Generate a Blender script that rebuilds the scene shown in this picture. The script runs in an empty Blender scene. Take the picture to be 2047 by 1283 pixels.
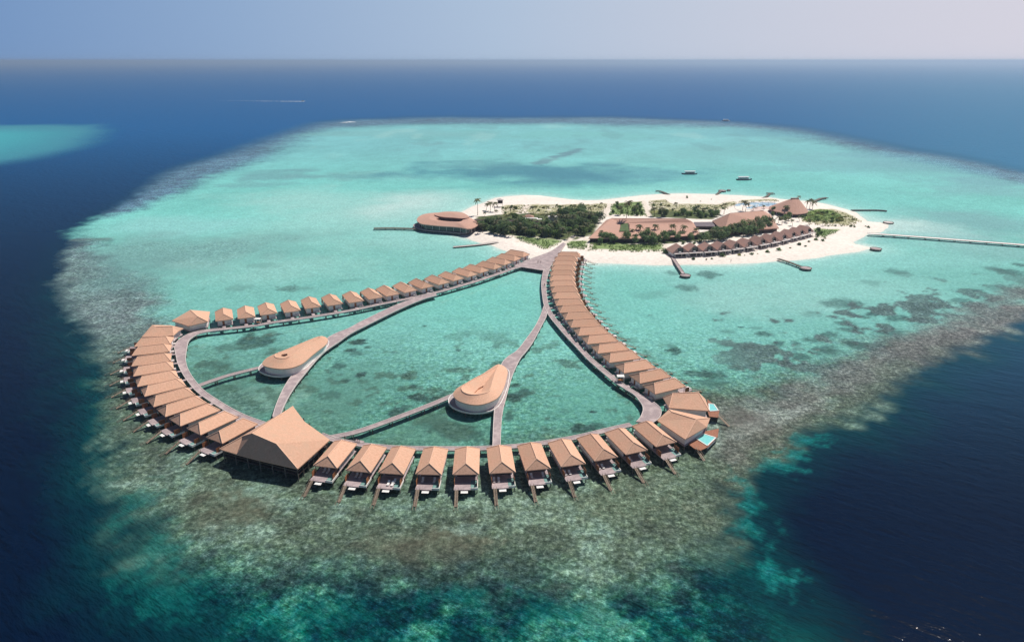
import bpy, bmesh, math, random
import numpy as np
from mathutils import Vector, Matrix
R=math.radians; PI=math.pi
scn=bpy.context.scene; COL=scn.collection
rnd=random.Random(7)
# ------------------------------------------------------------------ survey frame: a point of the photo -> a point on the water plane
H=120.; F=1365.; CX=1023.5; CY=641.5
PIT=math.atan((CY-121)/F); CP,SP=math.cos(PIT),math.sin(PIT)
def P(px,py,z=0.):
    a=(px-CX)/F; b=(py-CY)/F; t=(H-z)/(SP+b*CP)
    return Vector((a*t,(CP-b*SP)*t,z))
def PL(pts,z=0.): return [P(x,y,z) for x,y in pts]
# ------------------------------------------------------------------ materials
def srgb(r,g,b):
    f=lambda v:(v/255/12.92) if v<=10 else ((v/255+.055)/1.055)**2.4
    return (f(r),f(g),f(b),1)
def new_mat(name):
    m=bpy.data.materials.new(name); m.use_nodes=True
    nt=m.node_tree; b=nt.nodes['Principled BSDF']; return m,nt,b
def mat(name,c1,c2=None,scale=2.,rough=.85,rnd_amt=0.,detail=4.,bump=0.,stretch=(1,1,1),c3=None,s3=.3,spec=.3):
    m,nt,b=new_mat(name); N=nt.nodes; L=nt.links
    b.inputs['Roughness'].default_value=rough
    b.inputs['Specular IOR Level'].default_value=spec
    c2=c2 or tuple(v*.75 for v in c1[:3])+(1,)
    tc=N.new('ShaderNodeTexCoord'); mp=N.new('ShaderNodeMapping'); mp.inputs['Scale'].default_value=stretch
    L.new(tc.outputs['Object'],mp.inputs['Vector'])
    n=N.new('ShaderNodeTexNoise'); n.inputs['Scale'].default_value=scale; n.inputs['Detail'].default_value=detail
    L.new(mp.outputs[0],n.inputs['Vector'])
    r=N.new('ShaderNodeValToRGB'); r.color_ramp.elements[0].position=.3; r.color_ramp.elements[1].position=.7
    r.color_ramp.elements[0].color=c2; r.color_ramp.elements[1].color=c1
    L.new(n.outputs['Fac'],r.inputs['Fac']); out=r.outputs[0]
    if c3:
        n3=N.new('ShaderNodeTexNoise'); n3.inputs['Scale'].default_value=s3; n3.inputs['Detail'].default_value=3
        L.new(tc.outputs['Object'],n3.inputs['Vector'])
        r3=N.new('ShaderNodeValToRGB'); r3.color_ramp.elements[0].position=.45; r3.color_ramp.elements[1].position=.7
        L.new(n3.outputs['Fac'],r3.inputs['Fac'])
        mx=N.new('ShaderNodeMixRGB'); L.new(r3.outputs[0],mx.inputs[0]); L.new(out,mx.inputs[1]); mx.inputs[2].default_value=c3; out=mx.outputs[0]
    if rnd_amt:
        oi=N.new('ShaderNodeObjectInfo'); mr=N.new('ShaderNodeMapRange')
        mr.inputs[3].default_value=1-rnd_amt; mr.inputs[4].default_value=1+rnd_amt
        L.new(oi.outputs['Random'],mr.inputs[0])
        hs=N.new('ShaderNodeHueSaturation'); L.new(mr.outputs[0],hs.inputs['Value']); L.new(out,hs.inputs['Color']); out=hs.outputs[0]
    L.new(out,b.inputs['Base Color'])
    if bump:
        bp=N.new('ShaderNodeBump'); bp.inputs['Strength'].default_value=bump; bp.inputs['Distance'].default_value=.15
        L.new(n.outputs['Fac'],bp.inputs['Height']); L.new(bp.outputs[0],b.inputs['Normal'])
    return m
def A(r,g,b): return (r,g,b,1)
M={}
M['thatch']=mat('roof_shingle',A(.70,.43,.31),A(.575,.345,.24),1.7,.95,.08,6,.5,c3=A(.60,.39,.28),s3=.4,spec=.1)
M['ridge']=mat('roof_ridge',A(.80,.52,.38),A(.74,.47,.34),3,.9,.05,spec=.1)
M['thatch_brown']=mat('roof_shingle_brown',A(.48,.30,.25),A(.38,.23,.19),2.2,.95,.1,6,.5,c3=A(.44,.29,.25),s3=.3,spec=.1)
M['thatch_rose']=mat('roof_shingle_rose',A(.57,.35,.28),A(.47,.285,.22),.9,.95,.05,6,.5,c3=A(.50,.32,.26),s3=.08,spec=.1)
M['wall']=mat('painted_wall',A(.84,.80,.78),A(.74,.70,.68),1.2,.8,.05)
M['wood_red']=mat('timber_screen',A(.42,.17,.07),A(.24,.09,.04),3,.6,.25,stretch=(1,1,.2))
M['deck']=mat('deck_boards',A(.41,.335,.345),A(.28,.22,.23),2.2,.8,.12,6,stretch=(1,1,1),c3=A(.50,.41,.41),s3=.35)
M['deck_red']=mat('deck_boards_red',A(.33,.14,.08),A(.22,.085,.05),2,.7,.1)
M['trim']=mat('pale_trim',A(.66,.60,.58),A(.52,.46,.45),1.5,.7)
M['white']=mat('white_paint',A(.85,.83,.80),A(.74,.72,.70),2,.6)
M['pile']=mat('pile_wood',A(.20,.17,.14),A(.10,.09,.075),2,.9)
M['rail']=mat('stair_timber',A(.36,.28,.21),A(.22,.17,.13),3,.8,.15)
M['glass']=mat('dark_glazing',A(.018,.02,.026),A(.03,.03,.035),.5,.15,spec=.6)
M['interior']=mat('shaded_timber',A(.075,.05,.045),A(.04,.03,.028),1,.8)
M['pool']=mat('pool_water',A(.20,.62,.62),A(.26,.70,.70),1.5,.08,spec=.5)
M['pool_dim']=mat('plunge_pool_water',A(.16,.30,.28),A(.22,.38,.36),1.5,.08,.1,spec=.5)
M['pool_blue']=mat('lagoon_pool_water',A(.34,.52,.66),A(.46,.62,.74),.1,.08,spec=.5)
M['cloth']=mat('canvas',A(.84,.82,.80),A(.74,.72,.71),4,.9)
M['grey_roof']=mat('grey_flat_roof',A(.20,.17,.19),A(.14,.12,.14),.5,.9)
M['stone']=mat('wet_stone',A(.12,.11,.10),A(.05,.05,.05),.9,.9)
M['pave']=mat('pale_paving',A(.70,.54,.50),A(.62,.48,.44),.3,.9)
M['leaf_dark']=mat('leaf_dark',A(.19,.29,.12),A(.10,.17,.075),.5,.7,.35,c3=A(.20,.26,.10),s3=.3)
M['leaf_mid']=mat('leaf_mid',A(.19,.29,.09),A(.10,.17,.055),.5,.7,.3,c3=A(.2,.26,.07),s3=.4)
M['leaf_yellow']=mat('leaf_yellow',A(.34,.34,.12),A(.18,.20,.07),.5,.8,.3,c3=A(.4,.36,.16),s3=.4)
M['palm_leaf']=mat('palm_frond',A(.17,.20,.09),A(.09,.12,.05),.5,.6,.3,c3=A(.22,.17,.08),s3=.4)
M['bark']=mat('bark',A(.20,.15,.11),A(.11,.085,.065),2,.9)
M['hull_dark']=mat('hull_dark',A(.03,.075,.10),A(.02,.05,.07),.5,.4,spec=.5)
M['hull_white']=mat('hull_white',A(.8,.8,.8),A(.7,.7,.7),.5,.3,spec=.5)
M['metal']=mat('dark_metal',A(.04,.04,.045),A(.02,.02,.02),2,.4,spec=.5)
M['red_metal']=mat('red_metal',A(.32,.07,.05),A(.22,.05,.04),2,.4,spec=.5)
M['skin']=mat('skin',A(.42,.25,.17),A(.38,.22,.15),2,.6)
M['shirt']=mat('shirt',A(.08,.08,.10),A(.06,.06,.08),2,.9,.5)
M['foam']=mat('foam',A(.85,.88,.9),A(.6,.7,.8),.3,.9)
for k in ('leaf_dark','leaf_mid','leaf_yellow','palm_leaf'):
    nt=M[k].node_tree; b=nt.nodes['Principled BSDF']; tr=nt.nodes.new('ShaderNodeBsdfTranslucent'); ms=nt.nodes.new('ShaderNodeMixShader'); ms.inputs[0].default_value=.5
    nt.links.new(b.inputs['Base Color'].links[0].from_socket,tr.inputs['Color']); nt.links.new(b.outputs[0],ms.inputs[1]); nt.links.new(tr.outputs[0],ms.inputs[2]); nt.links.new(ms.outputs[0],nt.nodes['Material Output'].inputs['Surface'])
# ------------------------------------------------------------------ mesh helper
class MB:
    def __init__(s): s.v=[]; s.f=[]
    def face(s,pts):
        i=len(s.v); s.v+= [tuple(p) for p in pts]; s.f.append(tuple(range(i,i+len(pts)))); return s
    def box(s,c,d,rz=0.):
        cx,cy,cz=c; hx,hy,hz=d[0]/2,d[1]/2,d[2]/2; i=len(s.v); k,q=math.cos(rz),math.sin(rz)
        for z in (-hz,hz):
            for x,y in ((-hx,-hy),(hx,-hy),(hx,hy),(-hx,hy)): s.v.append((cx+x*k-y*q,cy+x*q+y*k,cz+z))
        for f in ((3,2,1,0),(4,5,6,7),(0,1,5,4),(1,2,6,5),(2,3,7,6),(3,0,4,7)): s.f.append(tuple(i+j for j in f))
        return s
    def beam(s,a,b,w,h):
        a=Vector(a); b=Vector(b); d=(b-a); n=Vector((-d.y,d.x,0)); n=n.normalized()*w/2 if n.length>1e-6 else Vector((w/2,0,0))
        u=Vector((0,0,h/2)) if abs(d.normalized().z)<.9 else Vector((0,h/2,0))
        i=len(s.v)
        for p in (a,b):
            for q in (-n-u,n-u,n+u,-n+u): s.v.append(tuple(p+q))
        for f in ((0,1,2,3),(7,6,5,4),(0,4,5,1),(1,5,6,2),(2,6,7,3),(3,7,4,0)): s.f.append(tuple(i+j for j in f))
        return s
    def tube(s,pts,r,n=6,cap=True):
        pts=[Vector(p) for p in pts]; i0=len(s.v)
        if not hasattr(r,'__len__'): r=[r]*len(pts)
        for k,p in enumerate(pts):
            d=(pts[min(k+1,len(pts)-1)]-pts[max(k-1,0)]).normalized()
            a=d.cross(Vector((0,1,0)) if abs(d.y)<.9 else Vector((1,0,0))).normalized(); b=d.cross(a)
            for j in range(n):
                t=2*PI*j/n; s.v.append(tuple(p+(a*math.cos(t)+b*math.sin(t))*r[k]))
        for k in range(len(pts)-1):
            for j in range(n):
                a0=i0+k*n+j; a1=i0+k*n+(j+1)%n; s.f.append((a0,a1,a1+n,a0+n))
        if cap:
            s.f.append(tuple(i0+j for j in range(n))[::-1]); s.f.append(tuple(i0+(len(pts)-1)*n+j for j in range(n)))
        return s
    def prism(s,pts,z0,z1):
        n=len(pts); i=len(s.v)
        ar=sum(pts[k][0]*pts[(k+1)%n][1]-pts[(k+1)%n][0]*pts[k][1] for k in range(n))
        if ar<0: pts=pts[::-1]
        for z in (z0,z1):
            for p in pts: s.v.append((p[0],p[1],z))
        s.f.append(tuple(i+k for k in range(n))[::-1]); s.f.append(tuple(i+n+k for k in range(n)))
        for k in range(n): s.f.append((i+k,i+(k+1)%n,i+n+(k+1)%n,i+n+k))
        return s
    def build(s,name,m,parent=None,smooth=False):
        me=bpy.data.meshes.new(name); me.from_pydata(s.v,[],s.f); me.materials.append(m)
        bm=bmesh.new(); bm.from_mesh(me); bmesh.ops.recalc_face_normals(bm,faces=bm.faces); bm.to_mesh(me); bm.free()
        if smooth: me.polygons.foreach_set('use_smooth',[True]*len(me.polygons))
        o=bpy.data.objects.new(name,me); COL.objects.link(o)
        if parent: o.parent=parent
        return o
def tag(o,label=None,cat=None,group=None,kind=None):
    if label: o['label']=label
    if cat: o['category']=cat
    if group: o['group']=group
    if kind: o['kind']=kind
    return o
def empty(name,loc=(0,0,0),rz=0.):
    o=bpy.data.objects.new(name,None); COL.objects.link(o); o.location=loc; o.rotation_euler=(0,0,rz); o.empty_display_size=.5; return o
KIDS={}
def kids(o):
    if o.name not in KIDS: KIDS[o.name]=list(o.children)
    return KIDS[o.name]
def copy_tree(o,parent=None,skip=()):
    c=o.copy(); COL.objects.link(c); c.parent=parent
    for ch in kids(o):
        if ch.name.split('.')[0] not in skip: copy_tree(ch,c)
    return c
ORD=['first','second','third','fourth','fifth','sixth','seventh','eighth','ninth','tenth','eleventh','twelfth','thirteenth','fourteenth','fifteenth','sixteenth','seventeenth','eighteenth','nineteenth','twentieth']
# ------------------------------------------------------------------ noise & distance (numpy)
def vnoise(x,y,seed=0):
    xi=np.floor(x).astype(np.int64); yi=np.floor(y).astype(np.int64); fx=x-xi; fy=y-yi
    fx=fx*fx*(3-2*fx); fy=fy*fy*(3-2*fy)
    def h(a,b):
        n=(a*374761393+b*668265263+seed*974634777)&0xffffffff
        n=((n^(n>>13))*1274126177)&0xffffffff
        return ((n^(n>>16))&0xffff)/65535.
    return (h(xi,yi)*(1-fx)+h(xi+1,yi)*fx)*(1-fy)+(h(xi,yi+1)*(1-fx)+h(xi+1,yi+1)*fx)*fy
def fbm(x,y,sc,seed=0,o=5):
    t=0;a=.5;n=0
    for k in range(o):
        t=t+a*vnoise(x/sc*2**k+17.3*k,y/sc*2**k-9.1*k,seed+k); n+=a; a*=.55
    return t/n-.5
def sdf(x,y,poly):
    """signed distance, positive inside"""
    px=np.array([p[0] for p in poly]); py=np.array([p[1] for p in poly]); n=len(px)
    best=np.full(x.shape,1e18); ins=np.zeros(x.shape,bool)
    for i in range(n):
        j=(i+1)%n; ex,ey=px[j]-px[i],py[j]-py[i]; wx,wy=x-px[i],y-py[i]
        t=np.clip((wx*ex+wy*ey)/(ex*ex+ey*ey+1e-9),0,1)
        best=np.minimum(best,(wx-ex*t)**2+(wy-ey*t)**2)
        c=((py[i]>y)!=(py[j]>y))
        with np.errstate(divide='ignore',invalid='ignore'):
            xc=ex*(y-py[i])/(ey if abs(ey)>1e-9 else 1e-9)+px[i]
        ins^=c&(x<xc)
    return np.sqrt(best)*np.where(ins,1,-1)
def sm(v,a,b):
    t=np.clip((v-a)/(b-a),0,1); return t*t*(3-2*t)
# ------------------------------------------------------------------ camera, light, sky, air
cam=bpy.data.cameras.new('camera'); co=bpy.data.objects.new('camera',cam); COL.objects.link(co)
cam.sensor_width=36; cam.lens=36*F/2047; cam.clip_start=1; cam.clip_end=200000
co.location=(0,0,H); co.rotation_euler=(PI/2-PIT,0,0); scn.camera=co
AZ,EL=R(43),R(56)
sd=Vector((math.sin(AZ)*math.cos(EL),math.cos(AZ)*math.cos(EL),math.sin(EL)))
sl=bpy.data.lights.new('sun','SUN'); sl.energy=5.0; sl.angle=R(.5); sl.color=(1,.93,.84)
so=bpy.data.objects.new('sun',sl); COL.objects.link(so); so.rotation_euler=sd.to_track_quat('Z','Y').to_euler()
w=bpy.data.worlds.new('World'); scn.world=w; w.use_nodes=True; nt=w.node_tree; N=nt.nodes; L=nt.links
bg=N['Background']; sky=N.new('ShaderNodeTexSky'); sky.sky_type='NISHITA'; sky.sun_disc=False
sky.sun_elevation=EL; sky.sun_rotation=AZ; sky.air_density=1.0; sky.dust_density=.4; sky.ozone_density=1.5
tc=N.new('ShaderNodeTexCoord'); sx=N.new('ShaderNodeSeparateXYZ'); L.new(tc.outputs['Generated'],sx.inputs[0])
# haze veil of the lower sky: lilac away from the sun, pale rose towards it
az=N.new('ShaderNodeVectorMath'); az.operation='DOT_PRODUCT'; az.inputs[1].default_value=(math.sin(R(70)),math.cos(R(70)),0)
L.new(tc.outputs['Generated'],az.inputs[0])
ra=N.new('ShaderNodeValToRGB'); e=ra.color_ramp.elements
e[0].position=0.; e[0].color=srgb(108,143,190); e[1].position=1.; e[1].color=srgb(222,215,223)
for ps,cc in ((.25,(143,170,205)),(.5,(174,193,217)),(.68,(195,203,220)),(.86,(213,211,223))):
    q=e.new(ps); q.color=srgb(*cc)
mr=N.new('ShaderNodeMapRange'); mr.inputs[1].default_value=-.35; mr.inputs[2].default_value=1.0
L.new(az.outputs['Value'],mr.inputs[0]); L.new(mr.outputs[0],ra.inputs[0])
sc=N.new('ShaderNodeMixRGB'); sc.blend_type='MULTIPLY'; sc.inputs[0].default_value=1; L.new(sky.outputs[0],sc.inputs[1]); sc.inputs[2].default_value=(.05,.05,.05,1)
el=N.new('ShaderNodeMapRange'); el.inputs[1].default_value=.105; el.inputs[2].default_value=.22; el.inputs[3].default_value=1.; el.inputs[4].default_value=0.
L.new(sx.outputs['Z'],el.inputs[0])
mx=N.new('ShaderNodeMixRGB'); L.new(el.outputs[0],mx.inputs[0]); L.new(sc.outputs[0],mx.inputs[1]); L.new(ra.outputs[0],mx.inputs[2])
L.new(mx.outputs[0],bg.inputs['Color']); bg.inputs['Strength'].default_value=1.0
SKYOUT=mx
scn.view_settings.view_transform='Standard'; scn.view_settings.look='None'; scn.view_settings.exposure=0; scn.view_settings.gamma=1
hz=MB().box((0,30000,63),(90000,64000,130)).build('haze',None) if False else None
hb=MB().box((0,30400,62),(120000,62000,134))
m=bpy.data.materials.new('air'); m.use_nodes=True; nt=m.node_tree; nt.nodes.remove(nt.nodes['Principled BSDF'])
vo=nt.nodes.new('ShaderNodeVolumePrincipled'); vo.inputs['Density'].default_value=1.15e-4; vo.inputs['Color'].default_value=(.57,.75,1,1); vo.inputs['Anisotropy'].default_value=.45
nt.links.new(vo.outputs[0],nt.nodes['Material Output'].inputs['Volume'])
tag(hb.build('haze',m),kind='stuff')
# ------------------------------------------------------------------ WATER
REEF=[(700,236),(640,241),(571,262),(505,285),(440,308),(390,321),(342,338),(305,361),(270,387),(205,422),(146,462),(105,505),(90,550),(95,610),(120,680),(150,740),(140,790),(165,850),(205,920),(225,990),(240,1060),(250,1120),(285,1190),(330,1283),(380,1400),(1750,1400),(1640,1283),(1560,1195),(1500,1110),(1480,1050),(1475,1010),(1510,960),(1555,920),(1615,883),(1700,845),(1800,796),(1900,745),(2000,690),(2055,655),(2250,540),(2500,450),(2700,400),(2500,372),(2250,360),(2047,338),(1960,316),(1880,302),(1800,290),(1700,270),(1600,252),(1450,238),(1250,233),(1100,231),(900,230)]
FLAT=[(700,240),(640,247),(571,268),(505,291),(440,314),(390,327),(345,344),(310,366),(276,392),(214,427),(160,467),(125,510),(120,560),(135,620),(165,680),(200,740),(215,800),(235,870),(270,930),(300,1000),(330,1060),(400,1110),(520,1150),(700,1165),(900,1170),(1100,1165),(1300,1150),(1420,1120),(1450,1080),(1450,1010),(1490,950),(1540,908),(1600,868),(1700,825),(1800,775),(1900,722),(2000,667),(2065,630),(2250,520),(2480,445),(2650,402),(2500,376),(2250,366),(2047,346),(1960,326),(1880,312),(1800,300),(1700,280),(1600,260),(1450,243),(1250,238),(1100,236),(900,235)]
LAG=[(690,260),(635,272),(562,313),(480,341),(415,363),(366,391),(312,411),(234,432),(168,462),(230,500),(330,560),(360,600),(345,640),(380,700),(400,770),(470,830),(560,860),(700,870),(830,888),(1000,888),(1150,870),(1290,830),(1370,760),(1435,768),(1500,764),(1560,748),(1640,718),(1723,688),(1810,655),(1897,624),(1980,595),(2060,565),(2250,450),(2450,425),(2550,405),(2450,392),(2250,385),(2047,372),(1960,352),(1870,335),(1780,315),(1680,296),(1580,275),(1450,258),(1250,253),(1100,252),(900,251),(780,254)]
PATCH=[(-500,246),(-200,244),(0,247),(120,248),(190,251),(212,262),(185,283),(130,302),(60,318),(0,328),(-150,350),(-500,380)]
ISLW=None
ISLAND=[(880,440),(905,430),(925,423),(945,412),(968,405),(990,396),(1010,393),(1050,390),(1080,391),(1110,395),(1140,399),(1170,401),(1200,400),(1240,396),(1280,391),(1320,388.5),(1370,387),(1430,389),(1480,391),(1530,394),(1560,398),(1620,403),(1650,408),(1690,418),(1712,425),(1722,433),(1735,443),(1760,445),(1776,449),(1777,455),(1757,465),(1735,469),(1722,476),(1706,484),(1710,488),(1738,494),(1742,497),(1720,503),(1680,508),(1640,515),(1600,519.5),(1550,523),(1500,526.5),(1450,528.5),(1400,529.5),(1350,530),(1300,529.5),(1250,527.5),(1200,526),(1172,525),(1140,535),(1105,533),(1085,524),(1060,516),(1030,508),(1005,500),(985,492),(965,487),(945,482),(930,475),(912,468),(890,458)]
ISLW=PL(ISLAND)
def water():
    ys=[34.]; 
    while ys[-1]<3200: ys.append(ys[-1]*(1.0048 if ys[-1]>95 else 1.03))
    while ys[-1]<62000: ys.append(ys[-1]*1.06)
    ys=np.array(ys); ts=np.concatenate([np.linspace(-3,-.98,30)[:-1],np.linspace(-.98,.98,720),np.linspace(.98,3,30)[1:]])
    Y,T=np.meshgrid(ys,ts,indexing='ij'); X=Y*T; x=X.ravel(); y=Y.ravel(); n=x.size
    keep_w=np.ones(n)
    # warp the outlines a little so that edges fray
    dist=np.maximum(y,100)
    wx=x+fbm(x,y,60,1)*9+fbm(x,y,14,2)*7; wy=y+fbm(x,y,60,3)*12+fbm(x,y,14,4)*9+fbm(x,y,260,9)*sm(y,600,1200)*150
    col=np.empty((n,3)); 
    f=lambda c: np.array(srgb(*c)[:3])
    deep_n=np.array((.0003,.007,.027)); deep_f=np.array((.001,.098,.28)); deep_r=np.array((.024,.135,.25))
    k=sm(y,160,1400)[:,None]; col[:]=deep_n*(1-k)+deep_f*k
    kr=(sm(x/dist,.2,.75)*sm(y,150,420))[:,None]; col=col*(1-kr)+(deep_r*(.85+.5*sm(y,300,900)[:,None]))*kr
    coral=np.zeros(n); wave=np.ones(n)
    def lay(mask,c):
        nonlocal col
        mk=np.clip(mask,0,1)[:,None]; col=col*(1-mk)+np.array(c)*mk
    S1=sdf(wx,wy,PL(REEF)); S2=sdf(wx,wy,PL(FLAT)); S3=sdf(wx,wy,PL(LAG)); SP_=sdf(wx,wy,PL(PATCH))
    soft=12+sm(y,400,1500)*90+sm(190-y,0,60)*sm(70-x,0,40)*22
    # slope
    n1=fbm(x,y,18,5); n2=fbm(x,y,7,6); n3=fbm(x,y,90,7); n4=fbm(x,y,3,8,3)
    near=1-sm(y,200,420)
    lay(sm(S1+n1*26*near,-22,16)*.9*(near*.75+.25),(.0,.055,.060))
    lay(sm(S1+n1*20,-2,24)*sm(n1+n2*.6,-.25,.35)*near,(.015,.195,.155))
    lay(sm(S1,6,30)*sm(n2+n1*.8,-.02,.2)*near,(.05,.24,.18))
    lay(sm(S1,4,14)*sm(-(n1+n2),.02,.22)*near,(.0,.035,.045))
    # reef flat
    flatm=sm(S2+n1*22*near+n2*8,-soft*.55,soft*.55)
    fc=np.empty((n,3)); fc[:]=(.085,.125,.092)
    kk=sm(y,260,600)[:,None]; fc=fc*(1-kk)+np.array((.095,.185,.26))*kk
    kk=(sm(x,60,220)*sm(y,170,330)*(1-sm(y,500,800)))[:,None]; fc=fc*(1-kk)+np.array((.165,.175,.165))*kk
    kk=(sm(-x,60,220)*sm(y,230,330)*(1-sm(y,330,600)))[:,None]; fc=fc*(1-kk)+np.array((.16,.235,.235))*kk
    v=(1+n3*.5+n1*.4)[:,None]; fc=fc*v
    fc=fc*(1+np.clip(n2,-.3,.5)[:,None]*np.array((.8,1.0,.9)))
    mk=flatm[:,None]; col=col*(1-mk)+fc*mk
    coral=np.maximum(coral,sm(S1,-4,20)*near); coral=np.maximum(coral,flatm)
    wave=1-.82*flatm
    # pale sandy streaks on the outer flat
    lay(flatm*near*sm(n3+n2*.6+n1*.5,.12,.34)*.4,(.24,.38,.33))
    # warm algae
    lay(flatm*near*sm(-n3+n1*.5,.06,.26)*.3,(.125,.125,.085))
    # lagoon
    edge=18+sm(y,500,1500)*70
    lm=sm(S3+n1*26+n2*10,-edge,edge*.45)
    lc=np.empty((n,3)); lc[:]=(.175,.52,.465)
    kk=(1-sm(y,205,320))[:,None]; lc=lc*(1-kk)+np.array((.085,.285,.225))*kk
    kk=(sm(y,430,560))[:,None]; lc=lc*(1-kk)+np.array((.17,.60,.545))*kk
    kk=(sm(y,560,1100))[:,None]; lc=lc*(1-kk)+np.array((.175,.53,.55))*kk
    lc=lc*(1+n3[:,None]*.35+n1[:,None]*.14+n2[:,None]*.12)
    mk=lm[:,None]; col=col*(1-mk)+lc*mk
    coral=coral*(1-lm)+lm*(.26+.45*(1-sm(y,230,330))); wave=wave*(1-lm)+lm*.10
    def blob(px,py,rx,ry,c,st=1.,fr=1.,soft_=.6,co=None,free=False):
        """fr = how frayed the edge is"""
        nonlocal coral
        p=P(px,py); q=P(px+rx,py); a=abs(q.x-p.x); b=abs(P(px,py-ry).y-P(px,py+ry).y)/2
        sel=(abs(x-p.x)<a*2.2)&(abs(y-p.y)<b*2.2)
        if not sel.any(): return
        xx=x[sel]; yy=y[sel]; sc_=max(2.,(a+b)/2*.5)
        nn=fbm(xx,yy,sc_,int(px)%97,4)
        d=np.sqrt(((xx-p.x)/a)**2+((yy-p.y)/b)**2)+nn*1.7*fr
        mk=(1-sm(d,1-soft_,1+soft_*.6))*st
        if not free: mk=mk*sm(S2[sel],-8,22+min(p.y*.03,30))
        col[sel]=col[sel]*(1-mk[:,None])+np.array(c)*mk[:,None]
        if co is not None: coral[sel]=np.maximum(coral[sel]*(1-mk),mk*co)
    def strip(pts,wd,c,st=1.,fr=1.,co=None):
        """soft streak along a photo polyline; wd in metres"""
        nonlocal coral
        q=PL(pts); best=np.full(n,1e9)
        for a,b in zip(q[:-1],q[1:]):
            ex,ey=b.x-a.x,b.y-a.y; t=np.clip(((x-a.x)*ex+(y-a.y)*ey)/(ex*ex+ey*ey),0,1)
            best=np.minimum(best,np.hypot(x-a.x-ex*t,y-a.y-ey*t))
        mk=(1-sm(best+fbm(x,y,max(4,wd),31,4)*wd*1.6*fr,wd*.2,wd*1.15))*st
        col[:]=col*(1-mk[:,None])+np.array(c)*mk[:,None]
        if co is not None: coral=np.maximum(coral,mk*co)
    SAND=(.54,.74,.71); PALE=(.36,.66,.62); TURQ=(.10,.50,.45); DK=(.035,.085,.075); GR=(.085,.20,.18); BL=(.06,.26,.34)
    # broad tone changes of the lagoon
    blob(780,430,260,50,PALE,.75,.5,.9); blob(860,410,130,26,SAND,.85,.5,.9)
    blob(330,452,190,22,(.25,.62,.60),.8,.6,.7); blob(600,395,160,22,PALE,.55,.8,.9)
    blob(390,500,250,36,(.17,.36,.35),.75,.9,.8,.6); blob(240,560,110,50,(.15,.34,.33),.6,.9,.8,.5)
    blob(560,540,200,30,PALE,.35,.9,.9); blob(250,470,70,5,(.16,.20,.20),.0)
    strip([(150,479),(215,478)],5,(.13,.17,.17),.7,.6)
    blob(560,350,80,14,(.14,.35,.38),.7,1.1,.7); blob(720,352,110,8,(.17,.38,.40),.5,1.2,.7)
    blob(500,370,60,6,(.14,.33,.36),.5,1.2,.7); blob(850,285,40,8,(.16,.38,.40),.5,1.2)
    blob(1060,345,250,20,(.06,.27,.34),.95,1.1,.7); blob(960,330,90,10,(.09,.30,.35),.6,1.2)
    blob(1150,355,160,14,BL,.8,.9,.7); blob(1330,350,120,14,(.10,.36,.42),.7,.9,.8); blob(1050,372,150,6,(.10,.42,.42),.5,1)
    strip([(1075,328),(1110,316),(1160,298)],13,(.12,.24,.30),.75,1)
    blob(820,268,200,8,(.19,.46,.46),.5,1.2); blob(1100,270,230,9,(.16,.52,.49),.5,1.2)
    blob(1830,322,170,22,(.13,.33,.42),.65,1,.9); blob(1990,365,120,18,(.16,.36,.44),.6,1,.9); blob(1600,268,260,9,(.12,.36,.44),.5,1.1,.9); blob(1960,500,120,26,(.24,.48,.48),.5,1,.9)
    blob(1500,310,200,20,(.18,.50,.50),.6,1.1); blob(1720,330,170,20,(.16,.44,.48),.5,1.2)
    blob(1600,390,200,40,(.15,.54,.52),.5,.7,.9); blob(1950,440,150,28,(.19,.42,.44),.7,.8,.7); blob(1980,380,140,14,(.18,.46,.48),.5,1.1)
    # pale shelf round the island
    si=sdf(x+n1*10,y+n1*10,ISLW)
    lay(sm(si,-75,-2)*.6,(.27,.66,.61)); lay(sm(si,-26,2)*.75,(.42,.76,.71)); lay(sm(si,-7,1)*.8,(.66,.80,.74))
    blob(1820,455,90,22,SAND,.75,.6,.8); blob(1080,465,70,14,PALE,.3); blob(1780,520,200,16,(.24,.62,.58),.5,.8,.8)
    blob(1640,570,260,40,(.27,.61,.56),.7,.8,.9); blob(1480,600,160,30,PALE,.35,1,.9); blob(1900,470,120,20,(.30,.56,.56),.6,.8,.9); blob(1280,600,110,60,(.17,.58,.51),.7,.6,.9)
    blob(1760,478,80,8,(.17,.48,.46),.5,.9)
    # inner lagoon
    blob(960,600,150,60,(.15,.58,.50),.6,.5,.9); blob(1180,800,120,50,(.12,.42,.35),.5,.8,.9,.4)
    blob(430,760,130,70,(.10,.25,.20),.7,.9,.8,.75); blob(470,820,110,50,(.09,.19,.155),.75,.9,.7,.85)
    blob(640,820,90,60,(.095,.24,.19),.65,1,.7,.8); blob(720,760,120,50,(.10,.28,.23),.5,1.1,.8,.6)
    blob(870,860,110,30,(.10,.26,.20),.6,1,.7,.7); blob(560,790,60,26,(.20,.40,.33),.5,1.4,.6,.7)
    blob(430,640,60,10,(.11,.34,.30),.5)
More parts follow.
